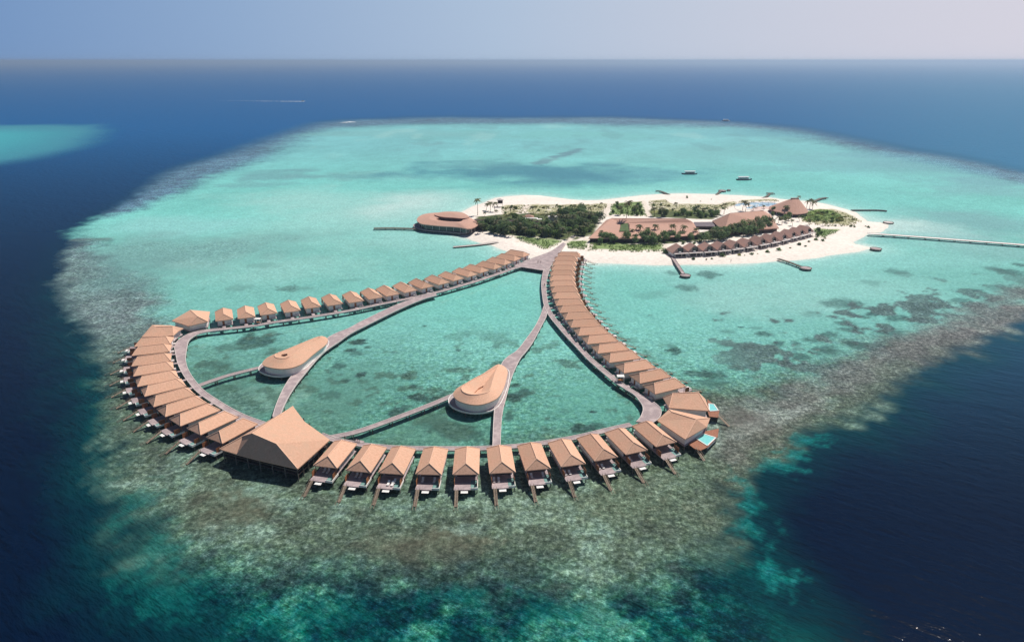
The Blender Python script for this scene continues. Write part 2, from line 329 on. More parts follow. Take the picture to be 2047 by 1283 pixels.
    for q in ((515,681,42,17,.85),(430,730,28,10,.4),(716,684,17,6.5,1),(700,700,12,5,.9),(733,694,9,3,.8),(722,748,11,6,1),(676,732,14,6,.7),(690,760,11,4,.8),(660,745,8,4,.6),
      (814,752,11,8,1),(826,772,10,5,.9),(833,794,24,8,1),(878,800,18,7,1),(792,824,16,10,.9),(812,814,12,6,.7),(915,700,6,2.5,.8),(848,651,5,1.5,.9),(775,620,5,1.5,.6),
      (1028,794,22,10,1),(1050,783,14,8,.8),(1030,770,12,4,.9),(1018,830,10,12,.7),(1165,857,27,10,1.),(1192,850,14,6,.7),(1185,823,9,2.5,1),(1130,822,10,4,.3),
      (900,856,40,14,.75),(930,870,40,12,.7),(600,700,8,3,.5),(865,846,30,10,.5),(1122,719,3,2,.9),(715,706,14,5,.6),(560,860,50,16,.5),(600,745,20,10,.6),(470,745,24,8,.5),(660,790,22,9,.5),
      (1372,575,22,7,.7),(1415,549,30,7,.8),(1345,547,14,5,.6),(1300,590,40,8,.3),(1688,607,42,11,.75),(1620,628,22,6,.35),(1795,543,26,6,.6),(1740,565,22,6,.4),
      (1300,630,5,1.6,.8),(1376,620,3,1.2,.8),(1480,654,6,2,1),(1455,663,14,4,.5),(1508,655,16,3,.5),(1450,690,16,4,.6),(1528,668,18,6,.9),(1555,686,15,6,.8),(1500,694,14,3,.9),(1590,685,9,5,.8),
      (1346,700,15,7,1.1),(1340,690,10,4,.5),(1395,748,30,8,1),(1432,750,22,9,.9),(1425,765,30,8,.7),(1475,735,18,6,.7),(1745,628,18,4,1),(1774,619,16,3,1),(1730,635,10,3,.9),(1660,668,20,6,.9),(1700,660,24,6,.9),
      (1620,680,18,5,.8),(1690,648,22,7,.8),(1790,635,26,8,.9),(1840,640,20,7,.9),(1650,700,30,9,.8),(1560,725,20,8,.8),(1600,712,22,7,.8),(1720,690,30,8,.8),(1780,665,30,8,.8),(1860,610,20,5,.7),(1990,575,22,6,.6),(1920,600,20,5,.7),
      (2020,545,26,7,.8),(1950,580,16,4,.7),(2040,530,14,5,.8),(1985,537,22,4,.5),
      (190,480,34,3,.6),(575,577,26,6,.7),(480,575,30,7,.35),(610,576,14,4,.4),(700,560,30,3,.3),(530,530,40,6,.25)):
        blob(q[0],q[1],q[2],q[3],DK if q[1]>640 or q[0]>1300 else GR,min(1,q[4]*(.98 if q[0]<1290 else .8)),.85,.32 if q[0]<1290 else .45,.9*q[4])
    # coral heads thickening towards the right-hand reef
    d3=sdf(wx,wy,PL(LAG)); hd=fbm(x,y*.8,9,41,4)+fbm(x,y,30,43,3)*.5
    rgt=sm(x,60,110)*(1-sm(y,330,440))
    dens=(1-sm(d3,0,70))*rgt
    lay(sm(hd+dens*.28,.22,.30)*sm(d3,-30,0)*rgt*.9*(dens>.02),(.085,.135,.13))
    coral=np.maximum(coral,sm(hd+dens*.28,.22,.30)*rgt*dens*flatm)
    hd2=fbm(x,y,6,51,4)+fbm(x,y,24,53,3)*.6
    inr=sm(-np.abs(x+60)+150,0,50)*(1-sm(y,262,322))*sm(y,185,200)*lm
    lay(sm(hd2,.10,.22)*inr*.75,(.065,.15,.115))
    far=sm(y,800,1000)*lm
    hf=fbm(x,y*.35,60,61,4); lay(sm(hf,.12,.25)*far*.35,(.13,.33,.36)); lay(sm(-hf,.1,.25)*far*.3,PALE)
    # near front reef: specific patches
    blob(460,1010,80,44,(.125,.12,.08),.5,1.1,.9,1); blob(860,1090,140,34,(.13,.115,.08),.5,1.3,.9,1); blob(960,1085,40,16,(.12,.095,.065),.35,1.4,.9)
    blob(820,1000,120,40,(.16,.27,.21),.55,1,.8); blob(330,960,60,80,(.17,.30,.26),.5,1,.8); blob(520,980,50,18,(.20,.33,.27),.5,1)
    blob(600,1130,160,16,(.16,.34,.30),.35,1.5,.8); blob(940,1060,40,12,(.25,.38,.33),.4,1.4); blob(420,1090,60,40,(.2,.36,.31),.4,1.2,.7)
    blob(1300,980,160,60,(.13,.18,.125),.55,.8,.8); blob(1420,870,40,40,(.30,.42,.38),.5,1.3,.7); blob(1150,1010,200,40,(.13,.18,.12),.45,.9,.8)
    blob(240,380+330,50,30,(.17,.30,.31),.3); blob(215,650,50,24,(.14,.17,.18),.55,1,.7)
    strip([(1480,830),(1600,790),(1750,725),(1900,655),(2047,585)],11,(.16,.165,.16),.5,1.2,1)
    strip([(1470,900),(1520,860),(1640,800)],9,(.14,.142,.135),.5,1.2,1)
    strip([(1475,870),(1490,850),(1600,815)],5,(.33,.40,.37),.35,1.4)
    blob(1520,850,70,30,(.15,.135,.12),.6,1,.7,1); blob(1570,905,60,14,(.05,.17,.18),.4,1)
    # teal fringe
    for q in ((1560,930,40,16),(1590,905,30,10),(1500,1000,22,40),(1500,1060,30,30),(1545,1150,46,30),(300,1120,46,60),(270,1010,28,40),(1620,880,36,12),(350,1190,60,40),(600,1240,120,30),(1100,1230,200,30),(900,1190,120,18)):
        blob(q[0],q[1],q[2],q[3],(.008,.17,.15) if q[0]<1300 else (.010,.20,.19),.38 if q[0]<1300 else .6,1.8,.9,.8,True)
    # far left shoal
    mp=sm(SP_,-35,45); lay(mp*.85,(.06,.27,.34)); lay(sm(SP_,-10,200)*(1-sm(y,1180,1500))*.75,(.07,.44,.47)); lay(sm(SP_,40,200)*sm(y,1250,1500)*.6,(.16,.30,.32))
    wave=np.where(mp>.5,.5,wave)
    # wakes: foam lying on the water
    col=np.clip(col,0,1); lum=col.mean(1,keepdims=True); lgm=(lm*.16)[:,None]; col=np.clip(lum+(col-lum)*(1.03-lgm*.75),0,1)*(.90-lgm*.1)
    me=bpy.data.meshes.new('water'); nr,nc=Y.shape
    idx=np.arange(n).reshape(nr,nc); a=idx[:-1,:-1].ravel(); b=idx[:-1,1:].ravel(); c=idx[1:,1:].ravel(); d=idx[1:,:-1].ravel()
    fc_=np.stack([a,b,c,d],1).astype(np.int32); nf=len(fc_)
    me.vertices.add(n); me.vertices.foreach_set('co',np.stack([x,y,np.zeros(n)],1).astype(np.float32).ravel())
    me.loops.add(nf*4); me.loops.foreach_set('vertex_index',fc_.ravel()); me.polygons.add(nf)
    me.polygons.foreach_set('loop_start',np.arange(0,nf*4,4,dtype=np.int32)); me.polygons.foreach_set('loop_total',np.full(nf,4,np.int32))
    me.update(); me.validate()
    at=me.attributes.new('seabed','FLOAT_COLOR','POINT'); at.data.foreach_set('color',np.concatenate([col,np.ones((n,1))],1).astype(np.float32).ravel())
    at=me.attributes.new('coral','FLOAT','POINT'); at.data.foreach_set('value',coral.astype(np.float32))
    at=me.attributes.new('wave','FLOAT','POINT'); at.data.foreach_set('value',wave.astype(np.float32))
    m,nt,bs=new_mat('sea'); N=nt.nodes; L=nt.links
    g=N.new('ShaderNodeNewGeometry'); ac=N.new('ShaderNodeAttribute'); ac.attribute_name='seabed'
    aco=N.new('ShaderNodeAttribute'); aco.attribute_name='coral'; aw=N.new('ShaderNodeAttribute'); aw.attribute_name='wave'
    def noise(scale,det=5,rough=.6,st=(1,1,1),rz=0,dist=0):
        mp=N.new('ShaderNodeMapping'); mp.vector_type='TEXTURE'; mp.inputs['Scale'].default_value=tuple(1/q for q in st); mp.inputs['Rotation'].default_value=(0,0,rz)
        L.new(g.outputs['Position'],mp.inputs[0]); t=N.new('ShaderNodeTexNoise'); t.inputs['Scale'].default_value=scale; t.inputs['Detail'].default_value=det; t.inputs['Roughness'].default_value=rough
        t.inputs['Distortion'].default_value=dist; L.new(mp.outputs[0],t.inputs['Vector']); return t.outputs['Fac']
    def math_(op,a,b=None,c=None):
        t=N.new('ShaderNodeMath'); t.operation=op
        for i,v in enumerate((a,b,c)):
            if v is None: continue
            if isinstance(v,(int,float)): t.inputs[i].default_value=v
            else: L.new(v,t.inputs[i])
        return t.outputs[0]
    # coral mottling: fine grain + heads
    g1=noise(.62,8,.74); g2=noise(.15,7,.7,dist=.8)
    g3=noise(1.9,4,.7)
    v1=math_('ADD',math_('MULTIPLY',math_('SUBTRACT',g1,.5),9.),math_('MULTIPLY',math_('SUBTRACT',g3,.5),4.)); v2=math_('MULTIPLY',math_('SUBTRACT',g2,.5),3.4)
    amp=math_('MULTIPLY',math_('ADD',v1,v2),aco.outputs['Fac'])
    fac=math_('POWER',2.0,amp)
    vm=N.new('ShaderNodeVectorMath'); vm.operation='SCALE'; L.new(ac.outputs['Color'],vm.inputs[0]); L.new(fac,vm.inputs['Scale'])
    # hue drift in the coral
    hs=N.new('ShaderNodeHueSaturation'); L.new(vm.outputs[0],hs.inputs['Color'])
    hn=noise(.35,5,.6); L.new(math_('ADD',math_('MULTIPLY',math_('MULTIPLY',math_('SUBTRACT',hn,.5),.22),aco.outputs['Fac']),.5),hs.inputs['Hue'])
    L.new(math_('ADD',math_('MULTIPLY',math_('MULTIPLY',math_('SUBTRACT',g1,.5),-1.2),aco.outputs['Fac']),1.0),hs.inputs['Saturation'])
    df=N.new('ShaderNodeBsdfDiffuse'); gl=N.new('ShaderNodeBsdfGlossy'); fr=N.new('ShaderNodeFresnel'); ms=N.new('ShaderNodeMixShader')
    L.new(hs.outputs[0],df.inputs['Color']); gl.inputs['Roughness'].default_value=.09; fr.inputs['IOR'].default_value=1.33
    L.new(math_('MINIMUM',math_('MULTIPLY',fr.outputs[0],.7),.10),ms.inputs[0]); L.new(df.outputs[0],ms.inputs[1]); L.new(gl.outputs[0],ms.inputs[2]); L.new(ms.outputs[0],N['Material Output'].inputs['Surface']); nt.nodes.remove(bs)
    # waves: crossing wind sea and ripples
    w1=noise(.13,3,.5,(1,2.4,1),R(-30)); w2=noise(.40,4,.62,(.5,1.7,1),R(-38)); w3=noise(1.5,3,.6,(.8,1.3,1),R(-18)); w4=noise(.035,3,.5,(1,2,1),R(-20))
    w1,w2,w3,w4=[math_('SUBTRACT',q,.5) for q in (w1,w2,w3,w4)]
    hgt=math_('ADD',math_('ADD',math_('MULTIPLY',w1,1.1),math_('MULTIPLY',w2,.62)),math_('ADD',math_('MULTIPLY',w3,.13),math_('MULTIPLY',w4,1.5)))
    bp=N.new('ShaderNodeBump'); bp.inputs['Strength'].default_value=1; L.new(math_('MULTIPLY',hgt,aw.outputs['Fac']),bp.inputs['Height'])
    bp.inputs['Distance'].default_value=.145; bd=N.new('ShaderNodeBump'); bd.inputs['Strength'].default_value=1; bd.inputs['Distance'].default_value=1.5; L.new(math_('MULTIPLY',hgt,aw.outputs['Fac']),bd.inputs['Height'])
    L.new(bp.outputs[0],gl.inputs['Normal']); L.new(bd.outputs[0],df.inputs['Normal']); L.new(bp.outputs[0],fr.inputs['Normal'])
    me.materials.append(m); o=bpy.data.objects.new('water',me); COL.objects.link(o); tag(o,kind='structure'); return o
water()
# ------------------------------------------------------------------ overwater villas
EAVE=5.0; HL=7.15; HW=3.95; DZ=2.3
def hip(mb,x0,x1,y0,y1,z,rise,inset,th=.28):
    """hipped roof over a rectangle, ridge along y"""
    xm=(x0+x1)/2; A_=[(x0,y0,z),(x1,y0,z),(x1,y1,z),(x0,y1,z)]; r0=(xm,y0+inset,z+rise); r1=(xm,y1-inset,z+rise)
    mb.face([A_[0],A_[1],r0]); mb.face([A_[1],A_[2],r1,r0]); mb.face([A_[2],A_[3],r1]); mb.face([A_[3],A_[0],r0,r1])
    B_=[(p[0],p[1],z-th) for p in A_]
    for k in range(4): mb.face([B_[k],B_[(k+1)%4],A_[(k+1)%4],A_[k]])
    mb.face(B_[::-1]); return A_,r0,r1
def make_villa(name,front_deck='deck',wide=3.1):
    """local frame: +y looks out to sea, origin below the roof centre on the water"""
    t=empty(name)
    rf=MB(); A_,r0,r1=hip(rf,-HW,HW,-HL,HL,EAVE,2.3,2.35); roof=rf.build('roof',M['thatch'],t)
    rc=MB()
    for a,b in ((r0,r1),(A_[0],r0),(A_[1],r0),(A_[2],r1),(A_[3],r1)):
        rc.beam((a[0],a[1],a[2]+.04),(b[0],b[1],b[2]+.04),.24,.12)
    rc.build('ridge_cap',M['ridge'],roof)
    MB().box((0,-1.2,(DZ+EAVE-.3)/2+.05),(6.3,10.6,EAVE-DZ-.3)).build('wall',M['wall'],t)
    MB().box((0,4.13,3.5),(5.8,.06,2.2)).build('glass_door',M['glass'],t)
    MB().box((-.6,-6.53,3.35),(1.0,.06,2.0)).build('entrance_door',M['wood_red'],t)
    dk=MB().box((0,-.55,DZ-.12),(6.9,13.3,.24)); dk.box((1.0,8.6,DZ-.12),(4.9,5.0,.24)); dk.build('floor_deck',M[front_deck],t)
    pl=MB().box((-2.45,8.3,DZ-.14),(1.9,3.9,.22)); pl.build('plunge_pool',M['pool_dim'],t)
    MB().box((-3.5,8.2,DZ-.2),(.16,4.4,.7)).box((-2.4,10.36,DZ-.2),(2.4,.16,.7)).build('pool_rim',M['white'],t)
    MB().box((.35,11.75,DZ-.35),(2.1,1.15,.06)).build('net_hammock',M['cloth'],t)
    for s in (-1,1): MB().box((s*3.36,8.4,3.2),(.08,2.0,1.7)).build('timber_screen',M['wood_red'],t)
    st=MB(); a=Vector((2.6,11.1,DZ-.1)); b=Vector((2.6,16.4,.15)); c=Vector((2.6,18.4,-.35))
    st.beam(a,b,.85,.12); n=14
    for k in range(n):
        p=a.lerp(b,(k+.5)/n); st.box((p.x,p.y,p.z+.07),(1.0,.24,.05))
    s_=st.build('staircase',M['rail'],t)
    hr=MB()
    for s in (-1,1):
        off=Vector((s*.46,0,.75)); hr.beam(a+off,b+off,.07,.07); hr.beam(b+off,c+off,.09,.09)
        for k in range(5):
            p=a.lerp(b,k/4)+Vector((s*.46,0,.35)); hr.box(tuple(p),(.07,.07,.8))
    hr.build('handrail',M['rail'],s_)
    for x,y in ((-3.1,-6.6),(3.1,-6.6),(-3.1,-1.5),(3.1,-1.5),(-3.1,3.6),(3.1,3.6),(-3.3,9.6),(3.2,10.6),(.6,10.6)):
        MB().box((x,y,.9),(.26,.26,2.6)).build('pile',M['pile'],t)
    for x,y in ((-3.35,6.9),(3.35,6.9)): MB().box((x,y,3.55),(.16,.16,2.6)).build('veranda_post',M['wood_red'],t)
    MB().box((-.6,-8.9,DZ-.12),(1.5,3.6,.16)).build('access_bridge',M['deck'],t)
    # rooftop clutter at the back: screened entry court
    MB().box((1.9,-7.3,DZ+.25),(1.8,1.0,.6)).build('service_box',M['trim'],t)
    return t
base=make_villa('overwater_villa'); base_used=[False]
def villa(cx,cy,head,label,group,skip=()):
    """head = world angle of the outward direction"""
    if not base_used[0]: o=base; kids(o); [kids(c) for c in kids(o)]; base_used[0]=True
    else: o=copy_tree(base,None,skip)
    o.location=(cx,cy,0); o.rotation_euler=(0,0,head-PI/2); tag(o,label,'villa',group); return o
def uv(a): return Vector((math.cos(a),math.sin(a),0))
FR=[((674.2,935.4),-102),((740.9,944.2),-99.8),((806.8,947.9),-97.0),((882.9,948.5),-92.8),((957.7,947.3),-88.5),((1031,943),-84.5),((1101.5,935.4),-80.5),((1171,926),-76.4),((1235.4,912.9),-72.2),((1295,899),-69.6),((1352.9,882.8),-67.5)]
FRV=[]
for k,(c,a) in enumerate(FR):
    h=uv(R(a)); rt=Vector((h.y,-h.x,0)); q=P(*c,EAVE); ce=q-h*HL+rt*HW
    lb={0:'hip-roofed stilt villa right beside the great hall, orange timber screens around its veranda',
        2:'stilt villa with white daybeds on its deck, third front-row villa from the great hall',
        10:'hip-roofed stilt villa last in the front row, beside the corner villa with the pool'}.get(k,'hip-roofed stilt villa, %s to the right of the great hall in the front row'%ORD[k])
    FRV.append(villa(ce.x,ce.y,R(a),lb,'hip-roofed villas of the front row'))
LA=[(268.6,692.9),(263.6,711),(263,732.2),(266.8,752.1),(274.9,773),(289.2,792.4),(307.3,813.3),(331,832.9),(360.9,851.3),(401,869),(444.8,886)]
for k,c in enumerate(LA):
    a=-167+k*4.75; h=uv(R(a)); rt=Vector((h.y,-h.x,0)); ce=P(*c,EAVE)-h*HL+rt*HW
    n=10-k
    lb='stilt villa of the left arc touching the great hall on its left side' if n==0 else ('uppermost plain villa of the left arc, next to the large angular corner roof' if k==0 else 'stilt villa of the left arc, %s one up from the great hall'%ORD[n])
    villa(ce.x,ce.y,R(a),lb,'villas fanned out along the left arc')
RR=[(1114.6,513.5),(1108.6,522),(1105.3,531.3),(1103.0,541.1),(1100.9,551.5),(1099.8,561.9),(1100.4,572.8),(1103.1,584.8),(1106.9,597.3),(1112,611),(1119.3,625.1),(1130.2,639.3),(1141.6,654.6),(1156.4,670.9),(1174.4,687.8),(1195.5,706.3),(1218.4,724.8),(1247.6,745.5),(1279.3,766.2),(1309.8,787.5)]
hk=[(0,-4),(4,0),(9,4),(14,14),(16,18),(19,26)]
for k,c in enumerate(RR):
    a=np.interp(k,[q[0] for q in hk],[q[1] for q in hk]); h=uv(R(a)); lf=Vector((-h.y,h.x,0)); ce=P(*c,EAVE)+h*HL+lf*HW
    n=19-k
    lb='villa of the right-hand row standing over the beach, nearest the island' if k==0 else ('villa at the near end of the right-hand row, behind the corner villa' if n==0 else 'villa of the long right-hand row, %s from the island end'%ORD[k])
    villa(ce.x,ce.y,R(a),lb,'villas of the long right-hand row')
UP=[(430.8,642.2),(475.4,637.5),(520.5,630.4),(568.2,625),(609.8,617.4),(654.9,611.6),(697.7,605.7),(737.6,598.7),(772.7,592.5),(808.9,585.2),(843,577.4),(877.2,569.6),(906.6,561.8),(935.5,553.8),(960,545.9),(987.4,538.6),(1008,530.0),(1028,522),(1046,514)]
UW=[P(*q,EAVE) for q in UP]
for k,q in enumerate(UW):
    d=UW[min(k+2,18)]-UW[max(k-2,0)]; a=math.atan2(d.y,d.x)+PI/2; h=uv(a); rt=Vector((h.y,-h.x,0)); ce=q+h*HL+rt*HW
    lb='square-looking villa at the left end of the back row, beside the five-sided corner villa' if k==0 else ('villa of the back row standing over the sand at its island end' if k==18 else 'villa of the back row along the upper boardwalk, %s from the left end'%ORD[k])
    villa(ce.x,ce.y,a,lb,'villas of the back row along the upper boardwalk')
# ------------------------------------------------------------------ large corner villas
def sorted_poly(pts):
    ar=sum(pts[k].x*pts[(k+1)%len(pts)].y-pts[(k+1)%len(pts)].x*pts[k].y for k in range(len(pts)))
    return pts if ar>0 else pts[::-1]
def inset(pts,d):
    c=sum((Vector(p) for p in pts),Vector((0,0,0)))/len(pts); return [Vector(p)+(c-Vector(p)).normalized()*d for p in pts]
def roof_faces(mb,faces,rim,th=.3):
    for f in faces: mb.face(f)
    n=len(rim); lo=[(p[0],p[1],p[2]-th) for p in rim]
    for k in range(n): mb.face([lo[k],lo[(k+1)%n],rim[(k+1)%n],rim[k]])
    mb.face(lo[::-1])
def corner_villa(name,eave_px,faces_fn,label,deckpoly=None,poolpoly=None,stairs=None,rim_t=.3):
    z=5.2; E=[P(x,y,z) for x,y in eave_px]; t=empty(name,(0,0,0))
    c=sum(E,Vector((0,0,0)))/len(E); c.z=0; t.location=c
    rel=lambda p:(p[0]-c.x,p[1]-c.y,p[2])
    faces,ridges=faces_fn(E)
    mb=MB(); roof_faces(mb,[[rel(p) for p in f] for f in faces],[rel(p) for p in E]); roof=mb.build('roof',M['thatch'],t)
    rc=MB()
    for a,b in ridges:
        a=Vector(rel(a)); b=Vector(rel(b)); rc.beam(a+Vector((0,0,.05)),b+Vector((0,0,.05)),.26,.12)
    rc.build('ridge_cap',M['ridge'],roof)
    I=[Vector(rel(p)) for p in inset(E,1.3)]
    MB().prism([(p.x,p.y) for p in I],DZ+.02,z-.32).build('wall',M['wall'],t)
    MB().prism([(p.x,p.y) for p in inset([Vector(rel(q)) for q in E],.6)],DZ-.3,DZ).build('floor_deck',M['deck'],t)
    for p in [Vector(rel(q)) for q in inset(E,1.0)]: MB().box((p.x,p.y,.9),(.3,.3,2.4)).build('pile',M['pile'],t)
    if deckpoly:
        D=[Vector(rel(P(x,y,DZ))) for x,y in deckpoly]; MB().prism([(p.x,p.y) for p in D],DZ-.28,DZ-.03).build('terrace',M['deck_red'],t)
        for p in inset(D,.8): MB().box((p.x,p.y,.9),(.3,.3,2.2)).build('pile',M['pile'],t)
    if poolpoly:
        D=[Vector(rel(P(x,y,DZ+.15))) for x,y in poolpoly]
        rim=MB(); n=len(D); 
        rim.prism([(p.x,p.y) for p in D],.9,DZ+.02)
        for k in range(n): rim.beam((D[k].x,D[k].y,DZ+.02),(D[(k+1)%n].x,D[(k+1)%n].y,DZ+.02),.35,.3)
        po=rim.build('pool',M['white'],t)
        MB().prism([(p.x,p.y) for p in inset(D,.35)],DZ,DZ+.1).build('pool_water',M['pool'],po)
    if stairs:
        a=Vector(rel(P(*stairs[0],DZ))); b=Vector(rel(P(*stairs[1],0))); s=MB(); s.beam(a,b,.9,.12); s_=s.build('staircase',M['rail'],t); hr=MB()
        n=(b-a).cross(Vector((0,0,1))).normalized()*.45
        for g in (-1,1): hr.beam(a+n*g+Vector((0,0,.8)),b+n*g+Vector((0,0,.8)),.08,.08)
        hr.build('handrail',M['rail'],s_)
    return tag(t,label,'villa'),rel
def up(px,py,z): return P(px,py,z)
def f1(E):
    L_,T,RT,RB,B=E; r=up(1392,837.9,8.2); s=up(1343,823,7.6)
    return [[L_,s,r,B],[T,s,L_],[T,RT,r,s],[RT,RB,r],[RB,B,r]],[(s,r),(r,RT),(r,B),(s,T)]
corner_villa('corner_villa',[(1313.6,839.8),(1338,817.5),(1419.6,835.4),(1413,853),(1369.8,877.8)],f1,'large angular-roofed corner villa nearest the viewer, red terrace and turquoise pool in front',
  [(1374,885),(1398,876),(1408,862),(1437,856),(1435,872),(1415,893),(1400,900),(1388,896)],[(1392,876),(1405,866),(1431,874),(1414,890)],((1391,895),(1408,921)))
def f2(E):
    L_,B,RB,RT,T2=E; s=up(1344.8,785.6,8.0); r=up(1396,783.7,8.2)
    return [[L_,B,s],[B,RB,r,s],[RB,RT,r],[RT,T2,r],[T2,L_,s,r]],[(s,r),(s,B),(r,RB),(s,L_)]
corner_villa('corner_villa',[(1324.9,793.7),(1337.3,814.9),(1418.4,821),(1410,797),(1385,788)],f2,'large round-shouldered corner villa behind the pool terrace one, dark facet facing the boardwalk',
  [(1414,797),(1424,806),(1438,821),(1436,834),(1418,832),(1414,820)],[(1417,806),(1427,807),(1436,820),(1418,821)],((1436,830),(1458,852)))
def f3(E):
    a=up(356,646,7.6); return [[E[0],E[1],a],[E[1],E[2],a],[E[2],E[3],a],[E[3],E[4],a],[E[4],E[5],a],[E[5],E[0],a]],[]
def f3(E):
    s=up(312,653,7.9); r=up(345,652,7.9)
    return [[E[0],E[1],r,s],[E[1],E[2],r],[E[2],E[3],E[4],r],[E[4],E[5],s,r],[E[5],E[0],s]],[(s,r)]
corner_villa('corner_villa',[(304,649.5),(341,650),(366.5,656),(356,662),(346.6,670.5),(283,673.5)],f3,'large angular corner roof at the top of the left arc, sloping down to the sea')
def f4(E):
    a=up(380.4,619.3,8.6); b=up(395,632.5,8.2)
    return [[E[0],E[1],b,a],[E[1],E[2],b],[E[2],E[3],a,b],[E[3],E[4],a],[E[4],E[0],a]],[(a,b),(b,E[1]),(b,E[2])]
corner_villa('corner_villa',[(342.9,641),(376.9,651.5),(415.6,642.8),(419.7,622.6),(384,623)],f4,'five-sided kite-shaped corner villa where the back row bends into the left arc')
# ------------------------------------------------------------------ boardwalks
def smooth_line(pts,step=3.):
    """Catmull-Rom through Vectors"""
    out=[]
    for i in range(len(pts)-1):
        p0=pts[max(i-1,0)];p1=pts[i];p2=pts[i+1];p3=pts[min(i+2,len(pts)-1)]
        n=max(2,int((p2-p1).length/step))
        for k in range(n):
            t=k/n; out.append(.5*((2*p1)+(p2-p0)*t+(2*p0-5*p1+4*p2-p3)*t*t+(3*p1-p0-3*p2+p3)*t**3))
    out.append(pts[-1]); return out
WZ=2.25
def boardwalk(name,Lp,Rp,label,z=WZ,step=6.,deckm='deck',dz=0.,trim='trim',piles=True,rails=True):
    """deck between a left and a right edge line (world Vectors, same count)"""
    t=empty(name,(Lp[0].x,Lp[0].y,0)); o=Vector((Lp[0].x,Lp[0].y,0)); z=z+dz
    Lp=[p-o for p in Lp]; Rp=[p-o for p in Rp]; n=len(Lp)
    mb=MB()
    for k in range(n-1):
        a,b,c,d=Lp[k],Rp[k],Rp[k+1],Lp[k+1]
        mb.face([(a.x,a.y,z),(b.x,b.y,z),(c.x,c.y,z),(d.x,d.y,z)])
        mb.face([(d.x,d.y,z-.3),(c.x,c.y,z-.3),(b.x,b.y,z-.3),(a.x,a.y,z-.3)])
    for k in (0,n-1):
        a,b=Lp[k],Rp[k]; mb.face([(a.x,a.y,z-.3),(b.x,b.y,z-.3),(b.x,b.y,z),(a.x,a.y,z)])
    mb.build('deck',M[deckm],t)
    for line in (Lp,Rp):
        e=MB()
        for k in range(n-1):
            a,b=line[k],line[k+1]
            if (b-a).length>.01: e.beam((a.x,a.y,z-.13),(b.x,b.y,z-.13),.22,.5)
        e.build('edge_beam',M[trim],t)
    if piles:
        acc=0;
        for k in range(1,n):
            acc+=(Lp[k]-Lp[k-1]).length/2+(Rp[k]-Rp[k-1]).length/2
            if acc>=step:
                acc=0; a,b=Lp[k],Rp[k]; e=MB(); w_=(b-a).length; m_=2 if w_<5 else int(w_/3.5)+1
                for q in range(m_):
                    p=a.lerp(b,.04+.92*q/(m_-1)); e.box((p.x,p.y,z/2-.35),(.3,.3,z+.4))
                e.beam((a.x,a.y,z-.55),(b.x,b.y,z-.55),.22,.3); e.build('pile_frame',M['pile'],t)
    tag(t,label,'boardwalk'); return t
def ribbon(px,wid,z=WZ):
    c=smooth_line([P(x,y,z)*1. for x,y in px]); 
    for p in c: p.z=0
    L_=[];R_=[]; s=[0]
    for a,b in zip(c[:-1],c[1:]): s.append(s[-1]+(b-a).length)
    for k,p in enumerate(c):
        d=(c[min(k+1,len(c)-1)]-c[max(k-1,0)]).normalized(); n=Vector((-d.y,d.x,0)); w_=wid if not hasattr(wid,'__len__') else float(np.interp(s[k]/s[-1],[i/(len(wid)-1) for i in range(len(wid))],wid))
        L_.append(p+n*w_/2); R_.append(p-n*w_/2)
    return L_,R_
def edges(lp,rp,z=WZ,n=40):
    def rs(px):
        c=smooth_line([P(x,y,z) for x,y in px],1.); 
        for p in c: p.z=0
        s=[0]
        for a,b in zip(c[:-1],c[1:]): s.append(s[-1]+(b-a).length)
        out=[]
        for k in range(n):
            q=s[-1]*k/(n-1); i=min(max(np.searchsorted(s,q)-1,0),len(c)-2); f=(q-s[i])/max(s[i+1]-s[i],1e-6); out.append(c[i].lerp(c[i+1],f))
        return out
    return rs(lp),rs(rp)
# ring: upper stretch, left arc, front stretch, right-hand stretch
boardwalk('ring_boardwalk',*ribbon([(1036,533),(1017,540),(1000,546),(960,559.5),(930,568.5),(897,578),(870,585),(818,596.5),(760,608),(700,620.5),(640,630.5),(597,637),(550,643.5),(505.8,651),(447,657.5)],[2.6,2.5,2.4,2.4,2.4]),label='long grey boardwalk serving the back row of villas, from the island to the left corner')
boardwalk('ring_boardwalk',*ribbon([(447,657.5),(425,659.5),(402,663),(385,668),(370,677),(362.5,688),(361.5,706),(363.4,724.7),(371,743.4),(382,760),(400.8,781.5),(434.8,805),(459.8,820),(484.7,832.4),(515.9,844),(545,853)],[2.4,4.4,5.2,3.4,2.6,2.4,2.4,2.5,2.6,2.7]),label='curved boardwalk of the left arc, from the kite-shaped corner villa round to the great hall')
boardwalk('ring_boardwalk',*ribbon([(640,868),(667,878),(687,882),(724.7,888.5),(774.6,893.5),(830,895.5),(898,896),(960,895.5),(1028.6,891.5),(1091,884),(1159.5,872),(1209.8,860),(1262,848)],2.3),dz=-.004,label='boardwalk behind the front row of villas, from the great hall to the right corner')
boardwalk('ring_boardwalk',*edges([(1272,842.5),(1280,834),(1285.5,820),(1284,809.5),(1277.5,800),(1268,789),(1248,776.5),(1225,762)],[(1304,845),(1314,838.5),(1321,829),(1320.5,816),(1309,805),(1295,795.5),(1268,781),(1232,757)]),deckm='deck',dz=.004,label='wide fan of boardwalk at the right corner by the pool villas',step=5)
boardwalk('ring_boardwalk',*ribbon([(1229,759.5),(1201.8,736.7),(1178,715.7),(1156.4,692.7),(1134.6,669.8),(1117,649.5),(1103,632),(1092.7,612),(1088.4,589),(1087,567.3),(1090.2,548),(1094,537)],[2.4,2.3,2.3,2.3,2.3,2.6,3.6]),label='curved boardwalk along the right-hand row of villas')
boardwalk('junction_deck',*edges([(1126,485),(1105,500),(1090,507),(1060,518),(1040,526.5),(1028,531.5)],[(1131,487),(1119,504),(1110,517),(1101,532),(1093,540),(1088.5,541)],n=26)[:2],dz=.006,label='wide wedge of boardwalk where all walks meet and lead up to the island',step=5)
